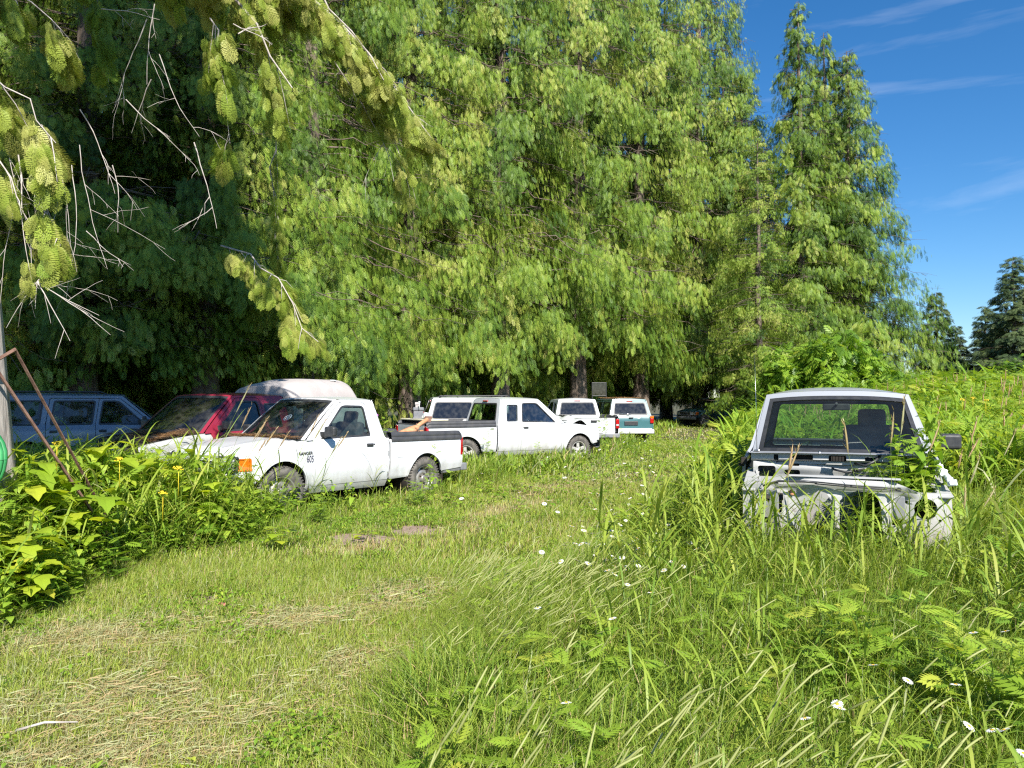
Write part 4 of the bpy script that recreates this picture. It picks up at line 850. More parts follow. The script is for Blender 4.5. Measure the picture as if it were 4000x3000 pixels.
# ---------------------------------------------------------------- the near cedar whose crown hangs into the picture at the top left
def wander(rg,p,d,L,n,sag=.1,wob=.25):
    pts=[np.array(p,float)]; d=np.array(d,float); d/=np.linalg.norm(d)
    for i in range(n):
        d=d+rg.normal(0,wob,3)/n**.5*.6+np.array([0,0,-sag/n]); d/=np.linalg.norm(d); pts.append(pts[-1]+d*L/n)
    return np.array(pts)
def bare(rg,p,d,L,r,depth=2,sag=.4,wob=.35,out=None,kids=4):
    out=[] if out is None else out; n=max(5,int(L*9)); q=wander(rg,p,d,L,n,sag,wob); out.append((q,np.linspace(r,max(.0016,r*.3),n+1)*.62))
    if depth:
        for k in range(kids):
            i=rg.randint(1,n); dd=q[min(i+1,n)]-q[i]; dd=dd/np.linalg.norm(dd)+rg.normal(0,.6,3); bare(rg,q[i],dd,L*rg.uniform(.3,.65),r*.55,depth-1,sag,wob,out,kids)
    return out
def bipin():
    sv,sq=spray_tpl(4,.042,46,.46,stem=.014); V=[];Q=[];o=0
    for i in range(6):
        t=.08+.86*(i+.5)/6; l=.46*math.sin(math.pi*(.2+.75*t))**.8
        for s in (1,-1):
            a=R(40-6*t)*s; c_,s_=math.cos(a),math.sin(a); w=sv*l; X_=w[:,0]*c_-w[:,1]*s_+t; Y_=w[:,0]*s_+w[:,1]*c_; V.append(np.stack([X_,Y_,w[:,2]-.18*w[:,0]*(1+.5*math.sin(i*2.3+s))],1)); Q.append(sq+o); o+=len(sv)
    w=sv*.30+[.86,0,0]; V.append(w); Q.append(sq+o); o+=len(sv); V.append([[0,-.01,0],[.95,-.004,0],[.95,.004,0],[0,.01,0]]); Q.append(np.array([[0,1,2,3]])+o)
    return np.concatenate(V),np.concatenate(Q)
SP_HANG=bipin()
P_=[];D_=[];N_=[];S_=[];T_=[];near_limb=[]
rgn=np.random.RandomState(5)
def fronds(p0,p1,width,n,hang=1.0,Ls=(.13,.26),tint=.56,drop=.5,sagc=.25,limb=.012,seed=0):
    """foliage hanging along a limb from p0 to p1"""
    rg=np.random.RandomState(seed+77); p0=np.array(p0);p1=np.array(p1); d=p1-p0; L=np.linalg.norm(d); e=d/L; sd_=np.cross(e,[0,0,1.]); sd_/=max(.2,np.linalg.norm(sd_))
    k=8; tt=np.linspace(0,1,k); c=p0+d*tt[:,None]; c[:,2]+=sagc*L*.5*np.sin(tt*np.pi)+rg.normal(0,.02*L,k); c[:,0]+=rg.normal(0,.02*L,k); near_limb.append((c,np.linspace(limb,limb*.25,k)))
    nc=max(5,int(L*6)); tc=rg.rand(nc); sc=rg.uniform(-1,1,nc)*width; dz=rg.rand(nc)*drop; ct=rg.normal(0,.1,nc)
    for j in range(nc):
        a=np.array([np.interp(tc[j],tt,c[:,m]) for m in range(3)]); b=a+sd_*sc[j]*.8+e*.15*L*rg.rand()-np.array([0,0,dz[j]*.9]); near_limb.append((np.stack([a,(a+b)/2+[0,0,.04],b]),np.array([.006,.004,.0015])))
    ci=rg.randint(0,nc,n); t=np.clip(tc[ci]+rg.normal(0,.04,n),0,1.03); C=np.stack([np.interp(t,tt,c[:,m]) for m in range(3)],1)
    lat=sc[ci]*rg.uniform(.1,1,n)+rg.normal(0,.05,n); C+=sd_*lat[:,None]; C[:,2]-=dz[ci]*rg.uniform(.2,1.1,n)+.1*np.abs(lat)
    kp=rg.rand(n)<.46; C=C[kp]; lat=lat[kp]; ci=ci[kp]; n=len(C); P_.append(C); D_.append(e*rg.uniform(0,.7,n)[:,None]+sd_*(np.sign(lat)*rg.uniform(0,.6,n))[:,None]+np.array([0,0,-hang])*rg.uniform(.5,1.4,n)[:,None])
    N_.append(np.array([.1,-1.0,.5])+rg.normal(0,.75,(n,3))); S_.append(rg.uniform(*Ls,n)*rg.choice([.6,.8,1.],n)); T_.append(np.clip(tint+.12+ct[ci]+rg.normal(0,.12,n),0,1))
def pwn(px,py,d): return np.array(tuple(pw(px,py,d)))
fronds(pwn(-250,-150,6.4),pwn(230,120,6.6),.30,900,tint=.72,seed=1,drop=.35)
fronds(pwn(-300,200,6.4),pwn(215,560,6.3),.32,1200,tint=.78,seed=2,drop=.5)
fronds(pwn(-200,420,6.4),pwn(120,900,6.2),.16,240,tint=.70,seed=3,drop=.4)
fronds(pwn(150,780,6.3),pwn(230,960,6.3),.12,200,tint=.70,seed=4,drop=.25,limb=.005)
fronds(pwn(560,-300,8.2),pwn(1120,330,8.6),.35,1300,tint=.70,seed=5,drop=.6,limb=.028)
fronds(pwn(760,-250,8.4),pwn(1680,520,9.6),.35,1900,tint=.66,seed=6,drop=.6,limb=.030)
fronds(pwn(1000,-200,8.6),pwn(1500,300,9.0),.4,1300,tint=.68,seed=7,drop=.7,limb=.02)
fronds(pwn(1350,250,9.4),pwn(1640,760,10.),.25,500,tint=.66,seed=8,drop=.5,limb=.012)
fronds(pwn(860,950,11.2),pwn(1250,1360,10.4),.35,1100,tint=.66,seed=9,drop=.25,limb=.016)
fronds(pwn(820,60,8.3),pwn(900,560,8.5),.2,380,tint=.6,seed=10,drop=.6,limb=.01)
fronds(pwn(300,-200,7.6),pwn(420,300,7.8),.2,420,tint=.40,seed=12,drop=.5,limb=.01)
fronds(pwn(1050,520,13.),pwn(1100,1150,13.2),.3,500,tint=.55,seed=13,drop=.7,limb=.012)
ca,cb_,n_=cedar_mesh(41,30,4.1,9.2,330,60,SP_FAR,Ls=(.4,.75),gap=.15,prof=.42)  # unseen upper crown, its height and uneven spread shaped to cast shade behind
# merge the crown overhead with the hanging limbs: one tree
vx=np.empty(len(ca.vertices)*3,np.float32); ca.vertices.foreach_get('co',vx); li=np.empty(len(ca.loops),np.int32); ca.loops.foreach_get('vertex_index',li); ti=np.empty(len(ca.vertices),np.float32); ca.attributes['tint'].data.foreach_get('value',ti)
TR=np.array([-4.46,6.45,0.]); A=vx.reshape(-1,3); A[:,0]=np.where(A[:,0]>0,A[:,0]*np.where(A[:,2]<12.5,.55,.85),A[:,0]*1.15); Aq=li.reshape(-1,4)
Vn,Fn=scatter(SP_HANG,np.concatenate(P_)-TR,np.concatenate(D_),np.concatenate(N_),np.concatenate(S_)); Tn=np.repeat(np.concatenate(T_),len(SP_HANG[0]))
crown=npmesh('crown',np.concatenate([A,Vn]),[Aq,Fn+len(A)],np.concatenate([ti,Tn]))
lv=np.empty(len(cb_.vertices)*3,np.float32); cb_.vertices.foreach_get('co',lv); ll=np.empty(len(cb_.loops),np.int32); cb_.loops.foreach_get('vertex_index',ll); lv=lv.reshape(-1,3); ll=ll.reshape(-1,4)
V2,F2=tubes_np([p-TR for p,_ in near_limb],[r for _,r in near_limb],6)
bt=[]; rgd=np.random.RandomState(9)
hub=pwn(140,1100,6.2)
bare(rgd,pwn(60,600,6.4),hub-pwn(60,600,6.4),1.1,.011,1,0,.25,bt,3)
for px,py,dd in ((420,1265,6.0),(300,1330,6.1),(250,1115,6.2),(10,1260,6.2),(130,1200,6.2),(60,1150,6.3),(205,1000,6.3),(380,1250,6.1)):
    e=pwn(px,py,dd); bare(rgd,hub,e-hub,np.linalg.norm(e-hub)*1.05,.0085,1,.05,.18,bt,2)
for a,b_ in (((150,480),(500,1010)),((300,560),(360,1090)),((200,600),(280,900)),((20,560),(60,1000)),((130,640),(110,980)),((330,900),(510,1000)),((270,640),(300,1180)),((60,700),(0,1300)),((160,700),(190,1050))):
    s0=pwn(*a,6.5); e=pwn(*b_,6.5); bare(rgd,s0,e-s0,np.linalg.norm(e-s0),.007,2,.12,.35,bt,2)
for a,b_,d0 in (((380,20),(620,10),7.5),((560,60),(450,420),7.6),((590,0),(570,330),7.7),((580,300),(480,500),7.8),((480,380),(700,660),7.8),((610,200),(760,560),8.0),((750,550),(850,900),8.2),((430,640),(540,900),7.8),((300,420),(520,760),7.6),((900,80),(1060,150),8.2),((920,120),(1010,30),8.2),((1300,230),(1400,380),9.3),((1400,380),(1590,690),9.6),((1540,330),(1700,500),9.8)):
    s0=pwn(*a,d0); e=pwn(*b_,d0+.2); bare(rgd,s0,e-s0,np.linalg.norm(e-s0),.013 if d0>8 else .010,2,.3,.4,bt,2)
V3,F3=tubes_np([p-TR for p,_ in bt],[r for _,r in bt],5)
limbs=npmesh('limbs',np.concatenate([lv,V2,V3]),[ll,F2+len(lv),F3+len(lv)+len(V2)],smooth=True)
nearT=empty('cedar_tree',tuple(TR),0,label='grey-barked cedar at the left edge with bright hanging foliage and dead twigs',cat='cedar tree')
crown.materials.append(M['cedar']); limbs.materials.append(M['deadwood'])
o=bpy.data.objects.new('crown',crown); COL.objects.link(o); o.parent=nearT
o=bpy.data.objects.new('limbs',limbs); COL.objects.link(o); o.parent=nearT
rg=np.random.RandomState(3); k=40; z=np.concatenate([np.linspace(-.2,5,30),np.linspace(5.4,22,10)]); a=np.arange(28)*2*np.pi/28
rr=np.interp(z,[-.2,.3,1.2,3,6,22],[.46,.38,.30,.26,.22,.02]); cx=np.interp(z,[0,1,2.5,6,22],[.0,-.03,-.14,-.75,-.2])
rid=1+.07*np.sin(a*9+.5)+.05*np.sin(a*5+2)+.04*np.sin(a*14)
Vt=np.stack([cx[:,None]+rr[:,None]*rid[None]*np.cos(a)[None],rr[:,None]*rid[None]*np.sin(a)[None],np.repeat(z[:,None],28,1)],-1).reshape(-1,3)
i=np.arange(k-1)[:,None]*28; j=np.arange(28)[None]; Ft=np.stack([i+j,i+(j+1)%28,i+28+(j+1)%28,i+28+j],-1).reshape(-1,4)
obj('trunk',npmesh('trunk',Vt,[Ft],smooth=True),M['greybark'],nearT)

# ---------------------------------------------------------------- ground
def sst(t): t=np.clip(t,0,1); return t*t*(3-2*t)
XR=([1.2,2.2,3,3.6,5.8,7.6,11,17,35,60],[-.25,-.50,-.75,-.80,-.60,.30,1.6,3.7,10.2,18])
def xr(y): return np.interp(y,*XR)
def gz(x,y):
    x=np.asarray(x,float);y=np.asarray(y,float)
    return .02*np.sin(x*1.3+.4)*np.cos(y*.9)+.015*np.sin(x*3.1+y*2.3)+.60*sst((x-xr(y)-3)/6)*sst((y-9)/12)*(1-.4*sst((y-40)/30))
def grid_axis(a): return np.array(sorted(set(np.round(np.concatenate(a),3))))
gx=grid_axis([np.arange(-12,16,.35),np.arange(-60,80,3.),np.array([-900,-500,-250,-120,150,300,600,900.])]); gy=grid_axis([np.arange(-6,24,.35),np.arange(24,90,2.),np.array([-400,-150,-60,-20,120,200,400,900.])])
X,Y=np.meshgrid(gx,gy,indexing='ij'); V_G=V=np.stack([X,Y,gz(X,Y)],-1).reshape(-1,3); nx,ny=len(gx),len(gy)
i=np.arange(nx-1)[:,None]*ny; j=np.arange(ny-1)[None]; Fg=np.stack([i+j,i+ny+j,i+ny+j+1,i+j+1],-1).reshape(-1,4)
gm=bpy.data.materials.new('meadow_soil'); gm.use_nodes=True; n=gm.node_tree; b=n.nodes['Principled BSDF']; b.inputs['Roughness'].default_value=.95
tcn=n.nodes.new('ShaderNodeTexCoord'); n1=n.nodes.new('ShaderNodeTexNoise'); n1.inputs['Scale'].default_value=.9; n1.inputs['Detail'].default_value=8; n2=n.nodes.new('ShaderNodeTexNoise'); n2.inputs['Scale'].default_value=22; n2.inputs['Detail'].default_value=6
r1=n.nodes.new('ShaderNodeValToRGB'); e=r1.color_ramp.elements; e[0].position=.38; e[0].color=(.06,.075,.02,1); e[1].position=.66; e[1].color=(.20,.155,.075,1)
r2=n.nodes.new('ShaderNodeValToRGB'); e=r2.color_ramp.elements; e[0].position=.35; e[0].color=(.35,.35,.35,1); e[1].position=.7; e[1].color=(1,1,1,1)
mm=n.nodes.new('ShaderNodeMixRGB'); mm.blend_type='MULTIPLY'; mm.inputs[0].default_value=.8
for a_,b_ in ((tcn.outputs['Object'],n1.inputs['Vector']),(tcn.outputs['Object'],n2.inputs['Vector']),(n1.outputs[0],r1.inputs[0]),(n2.outputs[0],r2.inputs[0]),(r1.outputs[0],mm.inputs[1]),(r2.outputs[0],mm.inputs[2]),(mm.outputs[0],b.inputs['Base Color'])): n.links.new(a_,b_)


# ---------------------------------------------------------------- grass and weeds
M['grass']=leafmat('meadow_grass',[(0,(.07,.14,.02)),(.3,(.18,.30,.035)),(.55,(.33,.42,.055)),(.73,(.44,.47,.10)),(.79,(.44,.48,.24)),(.85,(.50,.50,.27)),(.89,(.52,.41,.20)),(1,(.62,.44,.25))],.38,.45,.4)
M['weed']=leafmat('weed_leaves',[(0,(.07,.15,.02)),(.35,(.18,.33,.03)),(.7,(.34,.49,.05)),(1,(.55,.56,.08))],.42,.45,.4)
M['broad']=leafmat('broad_leaves',[(0,(.12,.24,.03)),(.4,(.32,.48,.04)),(.8,(.52,.60,.05)),(1,(.68,.54,.08))],.50,.42,.4)
XL=([3,4.9,6.6,9,10.5,14,18,22,26,34,45],[-3.2,-3.3,-3.55,-2.95,-2.9,-.4,1.7,3.3,4.3,6.2,10])
def xl(y): return np.interp(y,*XL)
def pn(x,y,s=1.,k=0):   # cheap smooth noise 0..1
    return .5+.25*(np.sin(x*1.7*s+k)*np.cos(y*1.3*s+2*k)+np.sin(x*.6*s-y*1.1*s+3*k)+.6*np.sin(x*3.9*s+y*3.1*s+k)*np.cos(y*2.7*s-x*1.9*s))/1.3
VEH=[(P605,0,4.7),(PM,0,5.1),(PX,0,5.1),(SW,0,4.7),(PF,0,5.1),(ST,0,4.7),(SB,0,4.7),(PD,0,4.7),(HK,.5,4.7)]
bpy.context.view_layer.update(); VM=[(np.array(o.matrix_world.inverted()),a_,b_) for o,a_,b_ in VEH]
def inveh(x,y,m=.0,hw=.80):
    r=np.zeros(len(x),bool)
    for Mx,a_,b_ in VM:
        lx=Mx[0,0]*x+Mx[0,1]*y+Mx[0,3]; ly=Mx[1,0]*x+Mx[1,1]*y+Mx[1,3]; r|=(np.abs(lx)<hw+m)&(ly>a_-m)&(ly<b_+m)
    return r
def pts(n,y0,y1,rg,side=1.15,pw_=1.0,xa=None,xb=None):
    y=y0+(y1-y0)*rg.rand(n)**pw_
    # uniform per area inside the view wedge
    y=np.sqrt(y0**2+(y1**2-y0**2)*rg.rand(n)); x=(rg.rand(n)*2-1)*y*.67*side
    return x,y
def blades(name,x,y,h,wd,tint,seed,lean=(.10,.03),bend=.55,droop=None,m='grass',flat=False,label=None):
    rg=np.random.RandomState(seed); n=len(x); az=rg.rand(n)*2*np.pi; d=np.stack([np.cos(az),np.sin(az),np.zeros(n)],1); s=np.stack([-np.sin(az+rg.normal(0,.5,n)),np.cos(az),np.zeros(n)],1)
    bd=np.abs(rg.normal(bend,.3,n))*h; base=np.stack([x,y,gz(x,y)-.01],1); wv=np.stack([lean[0]*h+rg.normal(0,.06,n)*h,lean[1]*h+rg.normal(0,.06,n)*h,np.zeros(n)],1)
    lv=[]
    for t in (0,.36,.70,1.0):
        zz=h*(t-.28*np.minimum(bd/h,1.4)*t**2.4) ; c=base+d*(bd*t**2)[:,None]+wv*t**1.4; c[:,2]+=zz; w_=wd*(1-.85*t**1.6); lv.append((c-s*w_[:,None],c+s*w_[:,None]))
    V=np.stack([lv[0][0],lv[0][1],lv[1][0],lv[1][1],lv[2][0],lv[2][1],lv[3][0]],1).reshape(-1,3); o=np.arange(n)[:,None]*7
    Q=np.concatenate([o+np.array([[0,1,3,2]]),o+np.array([[2,3,5,4]])]); T=o+np.array([[4,5,6]])
    me=npmesh(name,V,[Q,T],np.repeat(np.clip(tint,0,1),7)); ob=obj(name,me,M[m]); return tag(ob,label,'grass',kind='stuff')
rg=np.random.RandomState(100)
def zones(x,y):
    L_=x<xl(y); R_=x>xr(y); return L_,R_
# heights and colours
def gheight(x,y,rg):
    n=len(x); mid=rg.uniform(.045,.13,n)*(.7+.7*pn(x,y,.8,1)); dr=x-xr(y)+.45*(pn(x,y,1.5,3)-.5)+.25*(pn(x,y,4.1,1)-.5); dl=xl(y)-x
    right=rg.uniform(.22,.52,n)*(.6+.7*pn(x,y,.9,2)); far=rg.uniform(.5,.95,n)
    h=mid+(right-mid)*sst((dr+.1)/.8); h=h+(far-h)*sst((dr-1.5)/1.4)*sst((y-4.0)/2.0)*(1-.45*(y<6.6))
    left=rg.uniform(.25,.6,n); h=h+(left-h)*sst((dl+.05)/.5)*(y>4.9)
    edge=rg.uniform(.12,.34,n); h=np.where((dl>-.9)&(dl<=0)&(y>9),np.maximum(h,edge*(1+dl/.9)),h)
    return h
def straw(x,y):   # dry cut hay patches, in the mown lane
    s=0
    for cx,cy,ax,ay,an in ((-2.2,4.35,1.2,.36,.25),(-2.75,3.75,1.3,.36,.1),(-1.55,5.6,.72,.33,.5),(-1.0,6.3,.45,.4,.6),(-2.6,5.2,.9,.4,.3),(-1.35,4.7,.6,.28,.3),(-1.9,3.4,1.2,.2,0),(-.55,9.7,.30,1.0,-.35),(.2,12.2,.35,1.3,-.3),(1.1,15,.5,1.6,-.3),(-.3,11.0,.25,.9,-.3),(2.2,21,.7,4,-.25),(-1.6,8.3,.4,.35,0)):
        c,s_=math.cos(an),math.sin(an); u=(x-cx)*c+(y-cy)*s_; v=-(x-cx)*s_+(y-cy)*c; s=np.maximum(s,np.exp(-(u/ax)**2-(v/ay)**2))
    return s*np.clip((pn(x,y,2.6,5)+.35*pn(x,y,6.1,2)-.56+.20*(y>8))*3.2,0.0,1)
for nm,n_,y0,y1,wd in (('grass',70000,1.5,3.1,.0016),('grass',300000,3.1,7.5,.0024),('grass',240000,7.5,15,.0042),('grass',150000,15,30,.010),('grass',80000,30,62,.022)):
    x,y=pts(n_,y0,y1,rg); st=straw(x,y); h=gheight(x,y,rg); k=(~inveh(x,y,.02))&(rg.rand(n_)>.55*st*(h<.2))&((h<.3)|(rg.rand(n_)<.62))&~(((((x+1.72)/.40)**2+((y-8.9)/.33)**2<1)|(((x+2.35)/.32)**2+((y-6.2)/.15)**2<1)|(((x+1.2)/.28)**2+((y-9.5)/.28)**2<1))&(rg.rand(n_)<.88))&((x>xl(y)-.2)|(rg.rand(n_)<.3)|(y>13))&((y>3.1)|(x>xr(y)-.25)); x,y,h,st=x[k],y[k],h[k],st[k]; n_=len(x)
    mown=(h<.22)
    tint=np.clip(.42+.22*(pn(x,y,.6,4)-.5)+rg.normal(0,.13,n_)+mown*(.04+.14*pn(x,y,.35,7)+.32*st)+.14*sst((y-10)/8)*mown,0,.85); dry=rg.rand(n_)<(.06+.25*st+.05*mown+.22*sst((y-12)/5)*np.exp(-((x-xr(y))/1.2)**2)); tint[dry]=rg.uniform(.8,1,dry.sum())
    blades(nm,x,y,h,wd*rg.uniform(.6,1.5,n_)*(1+1.0*(h>.3)),tint,rg.randint(9999))
gme=npmesh('ground',V_G,[Fg],straw(V_G[:,0],V_G[:,1])*((V_G[:,1]>2)&(V_G[:,1]<40)),smooth=True)
at_=gm.node_tree.nodes.new('ShaderNodeAttribute'); at_.attribute_name='tint'; mz=gm.node_tree.nodes.new('ShaderNodeMixRGB'); mz.inputs[2].default_value=(.40,.28,.15,1); gm.node_tree.links.new(at_.outputs['Fac'],mz.inputs[0]); gm.node_tree.links.new(r1.outputs[0],mz.inputs[1]); gm.node_tree.links.new(mz.outputs[0],mm.inputs[1])
tag(obj('ground',gme,gm),kind='structure')
# cut straw lying flat
n_=26000; x,y=pts(n_,3.1,24,rg); st=straw(x,y); k=(rg.rand(n_)<st*1.2+.03)&(~inveh(x,y)); 
xa=rg.uniform(-4,-.4,120000); ya=rg.uniform(3.2,7.2,120000); s2=straw(xa,ya); k2=rg.rand(120000)<np.clip(s2*1.05+.02,0,1)*(xa>xl(ya)); x=np.concatenate([x[k],xa[k2]]); y=np.concatenate([y[k],ya[k2]]); n_=len(x)
az=rg.normal(.35,1.4,n_); l=rg.uniform(.03,.11,n_)*(1+y*.03); d=np.stack([np.cos(az)*l,np.sin(az)*l,rg.uniform(-.15,.22,n_)*l],1); s=np.stack([-np.sin(az),np.cos(az),rg.normal(0,.7,n_)],1)*(.0009+.00016*y)[:,None]
p=np.stack([x,y,gz(x,y)+.015+rg.rand(n_)*.045],1); V=np.stack([p-s,p+s,p+d*.5+s+[0,0,.004],p+d*.5-s+[0,0,.004],p+d+s*.4,p+d-s*.4],1).reshape(-1,3); o=np.arange(n_)[:,None]*6
tag(obj('cut_straw',npmesh('cut_straw',V,[np.concatenate([o+[[0,1,2,3]],o+[[3,2,4,5]]])],np.repeat(np.clip(rg.normal(.90,.07,n_),.70,1),6)),M['grass']),'dry cut straw lying in patches on the mown grass','straw',kind='stuff')

# --- plant templates: (V,Q,tint)
def cat_tpl(parts):
    V=[];Q=[];T=[];o=0
    for v,q,t in parts:
        v=np.asarray(v,float); V.append(v); Q.append(np.asarray(q)+o); T.append(np.full(len(v),t) if np.isscalar(t) else t); o+=len(v)
    return np.concatenate(V),np.concatenate(Q),np.concatenate(T)
def ribbon(p,w_,up=None):
    p=np.asarray(p,float); w_=np.asarray(w_,float); d=nrm(np.gradient(p,axis=0)); s=nrm(np.cross(d,np.array([0,0,1.])+1e-3)) if up is None else nrm(np.cross(d,up)); V=np.stack([p-s*w_[:,None],p+s*w_[:,None]],1).reshape(-1,3); k=np.arange(len(p)-1)[:,None]*2
    return V,(k+np.array([[0,1,3,2]]))
def stemt(p,r): 
    V,Q=tubes_np([np.asarray(p,float)],[np.asarray(r,float)],3); return V,Q
def leafarc(o,az,l,rise,drop,wd,n=6,tw=0):
    t=np.linspace(0,1,n); p=np.stack([o[0]+math.cos(az)*l*t,o[1]+math.sin(az)*l*t,o[2]+l*(rise*t-drop*t**2)],1); w_=wd*np.sin(np.pi*(.12+.88*t))**.7*(1-t**4*.8)
    return ribbon(p,w_)
def T_reed(seed,head=0,leaf=7,wd=.0085):
    rg=random.Random(seed); ps=[]; sx=rg.uniform(-.05,.12); sy=rg.uniform(-.06,.06); S=lambda t:(sx*t*t,sy*t*t,t)
    ps.append((*stemt([S(t) for t in (0,.3,.6,.85,1)],[.0035,.003,.0026,.002,.0012]),.50))
    for k in range(leaf):
        t=.12+.80*k/leaf; ps.append((*leafarc(S(t),rg.uniform(0,6.28),rg.uniform(.26,.50),rg.uniform(.9,1.9),rg.uniform(.5,1.6),wd*rg.uniform(.7,1.2)),rg.uniform(-.1,.12)+.45))
    if head:
        tt=np.linspace(0,1,6); c=[(sx+.03*u,sy,1.0+.16*u-.01) for u in tt]; ps.append((*stemt(c,[.003,.008,.0095,.009,.006,.001]),.93))
        for k in range(16):
            u=rg.random(); o=(sx+.03*u,sy,1.0+.16*u); ps.append((*leafarc(o,rg.uniform(0,6.28),rg.uniform(.012,.028),1.6,.2,.003,3),.97))
    return cat_tpl(ps)
def T_tim(seed,lean=.3):
    rg=random.Random(seed); ps=[]; S=lambda t:(lean*t**2.2,.05*t*t*rg.choice((1,)),t*(1-.10*lean*t))
    ps.append((*stemt([S(t) for t in (0,.3,.55,.8,1)],[.0016,.0014,.0012,.001,.001]),.62))
    for k in range(3): ps.append((*leafarc(S(.15+.2*k),rg.uniform(0,6.28),rg.uniform(.15,.28),1.0,1.0,.0035),.5))
    e=np.array(S(1)); d=e-np.array(S(.93)); d/=np.linalg.norm(d); L_=rg.uniform(.09,.16); c=[e+d*L_*u-np.array([0,0,.02*lean*u*u]) for u in (0,.06,.3,.6,.9,1)]
    V,Q=tubes_np([np.array(c)],[np.array([.0018,.0045,.0054,.0050,.0040,.0015])],5); ps.append((V,Q,.80))
    return cat_tpl(ps)
LF=spray_tpl(6,.055,55,.46,stem=.012)
LF2=spray_tpl(9,.040,58,.40,stem=.01)
def T_tansy(seed,n=11,lt=LF,ll=(.13,.26)):
    rg=random.Random(seed); ps=[]; S=lambda t:(.05*math.sin(t*3+seed),.05*t,t)
    ps.append((*stemt([S(t) for t in (0,.4,.8,1)],[.0045,.004,.003,.0015]),.25))
    for k in range(n):
        t=.15+.85*(k+.5)/n; az=k*2.4+rg.uniform(-.4,.4); l=rg.uniform(*ll)*(1.1-.35*t); D=np.array([[math.cos(az),math.sin(az),rg.uniform(.1,1.3)]]); N=np.array([[-math.cos(az)*.6+rg.uniform(-.6,.6),-math.sin(az)*.6+rg.uniform(-.6,.6),rg.uniform(.4,1.)]])+np.array([[rg.uniform(-.3,.3),rg.uniform(-.3,.3),0]])
        V,Q=scatter(lt,np.array([S(t)]),D,N,np.array([l]),sag=.35); ps.append((V,Q,rg.uniform(.38,.68)+.15*t))
    return cat_tpl(ps)
def ovate(o,az,l,w_,el=.4,drop=.5,fold=.25):
    """pointed leaf folded along its midrib: 6 quads"""
    t=np.array([0,.3,.65,1.0]); p=np.stack([o[0]+math.cos(az)*l*t,o[1]+math.sin(az)*l*t,o[2]+l*(el*t-drop*t**2)],1); w2=w_*np.array([.05,1,.75,.03]); s=np.array([-math.sin(az),math.cos(az),0]); V=np.stack([p-s*w2[:,None]+np.array([0,0,1])*(w2*fold)[:,None],p,p+s*w2[:,None]+np.array([0,0,1])*(w2*fold)[:,None]],1).reshape(-1,3)
    Q=[]; 
    for k in range(3):
        for m_ in (0,1): a_=k*3+m_; Q.append((a_,a_+1,a_+4,a_+3))
    return V,np.array(Q)
def T_herb(seed,n=16,ll=(.08,.17),wr=.40):
    rg=random.Random(seed); ps=[]; S=lambda t:(.04*math.sin(t*4+seed),.04*math.cos(t*3),t)
    ps.append((*stemt([S(t) for t in (0,.4,.8,1)],[.004,.0035,.0025,.001]),.3))
    for k in range(n):
        t=.1+.9*(k+.5)/n; l=rg.uniform(*ll)*(1.15-.5*t); ps.append((*ovate(S(t),k*1.9+rg.uniform(-.5,.5),l,l*wr,rg.uniform(-.1,1.1),rg.uniform(.4,1.6)),rg.uniform(.35,.85)))
    return cat_tpl(ps)
def lobed(o,az,l,el,drop,fold=.18,tilt=0):
    """five-lobed leaf"""
    out=[(0,0),(.02,.30),(-.10,.42),(.12,.50),(.22,.46),(.36,.62),(.50,.50),(.56,.30),(.80,.28),(.86,.16),(1.05,0)]
    pts_=[(a,b) for a,b in out]; V=[];Q=[]; c=np.array([.35,0])
    s=np.array([-math.sin(az),math.cos(az),0]); e=np.array([math.cos(az),math.sin(az),0])
    def P3(a,b): return np.array(o)+e*a*l+s*b*l+np.array([0,0,1])*l*(el*a-drop*a*a+fold*abs(b)-.5*max(0,abs(b)-.3)**1.5+tilt*b)
    for sg in (1,-1):
        mid=[(a,0) for a in (0,.08,.12,.2,.3,.42,.5,.6,.78,.9,1.05)]
        k=len(V)
        for (a,b),(m_,_) in zip(pts_,mid): V+=[P3(m_,0),P3(a,sg*b)]
        for q in range(len(pts_)-1): Q.append((k+2*q,k+2*q+1,k+2*q+3,k+2*q+2))
    return np.array(V),np.array(Q)
def T_thimble(seed,n=13,ll=(.14,.24)):
    rg=random.Random(seed); ps=[]; S=lambda t:(.10*math.sin(t*2+seed),-.05*t,t)
    ps.append((*stemt([S(t) for t in (0,.4,.8,1)],[.006,.005,.004,.002]),.35))
    for k in range(n):
        t=.35+.65*(k+.5)/n; az=k*2.4+rg.uniform(-.4,.4); pl=rg.uniform(.06,.14); o=np.array(S(t)); q=o+np.array([math.cos(az)*pl,math.sin(az)*pl,.06]); ps.append((*stemt([o,(o+q)/2,q],[.002,.002,.0015]),.5))
        ps.append((*lobed(q,az,rg.uniform(*ll),rg.uniform(-.1,.5),rg.uniform(.3,.9),tilt=rg.uniform(-.3,.3)),rg.uniform(.35,.85)))
    return cat_tpl(ps)
def T_low(seed,n=9,l=(.03,.06),h=.10):
    rg=random.Random(seed); ps=[]
    for k in range(n):
        az=rg.uniform(0,6.28); r_=rg.uniform(.0,.09); ps.append((*ovate((math.cos(az)*r_,math.sin(az)*r_,rg.uniform(.02,h)),rg.uniform(0,6.28),rg.uniform(*l),.013+.008*rg.random(),rg.uniform(.2,1.0),.5),rg.uniform(.2,.7)))
    return cat_tpl(ps)
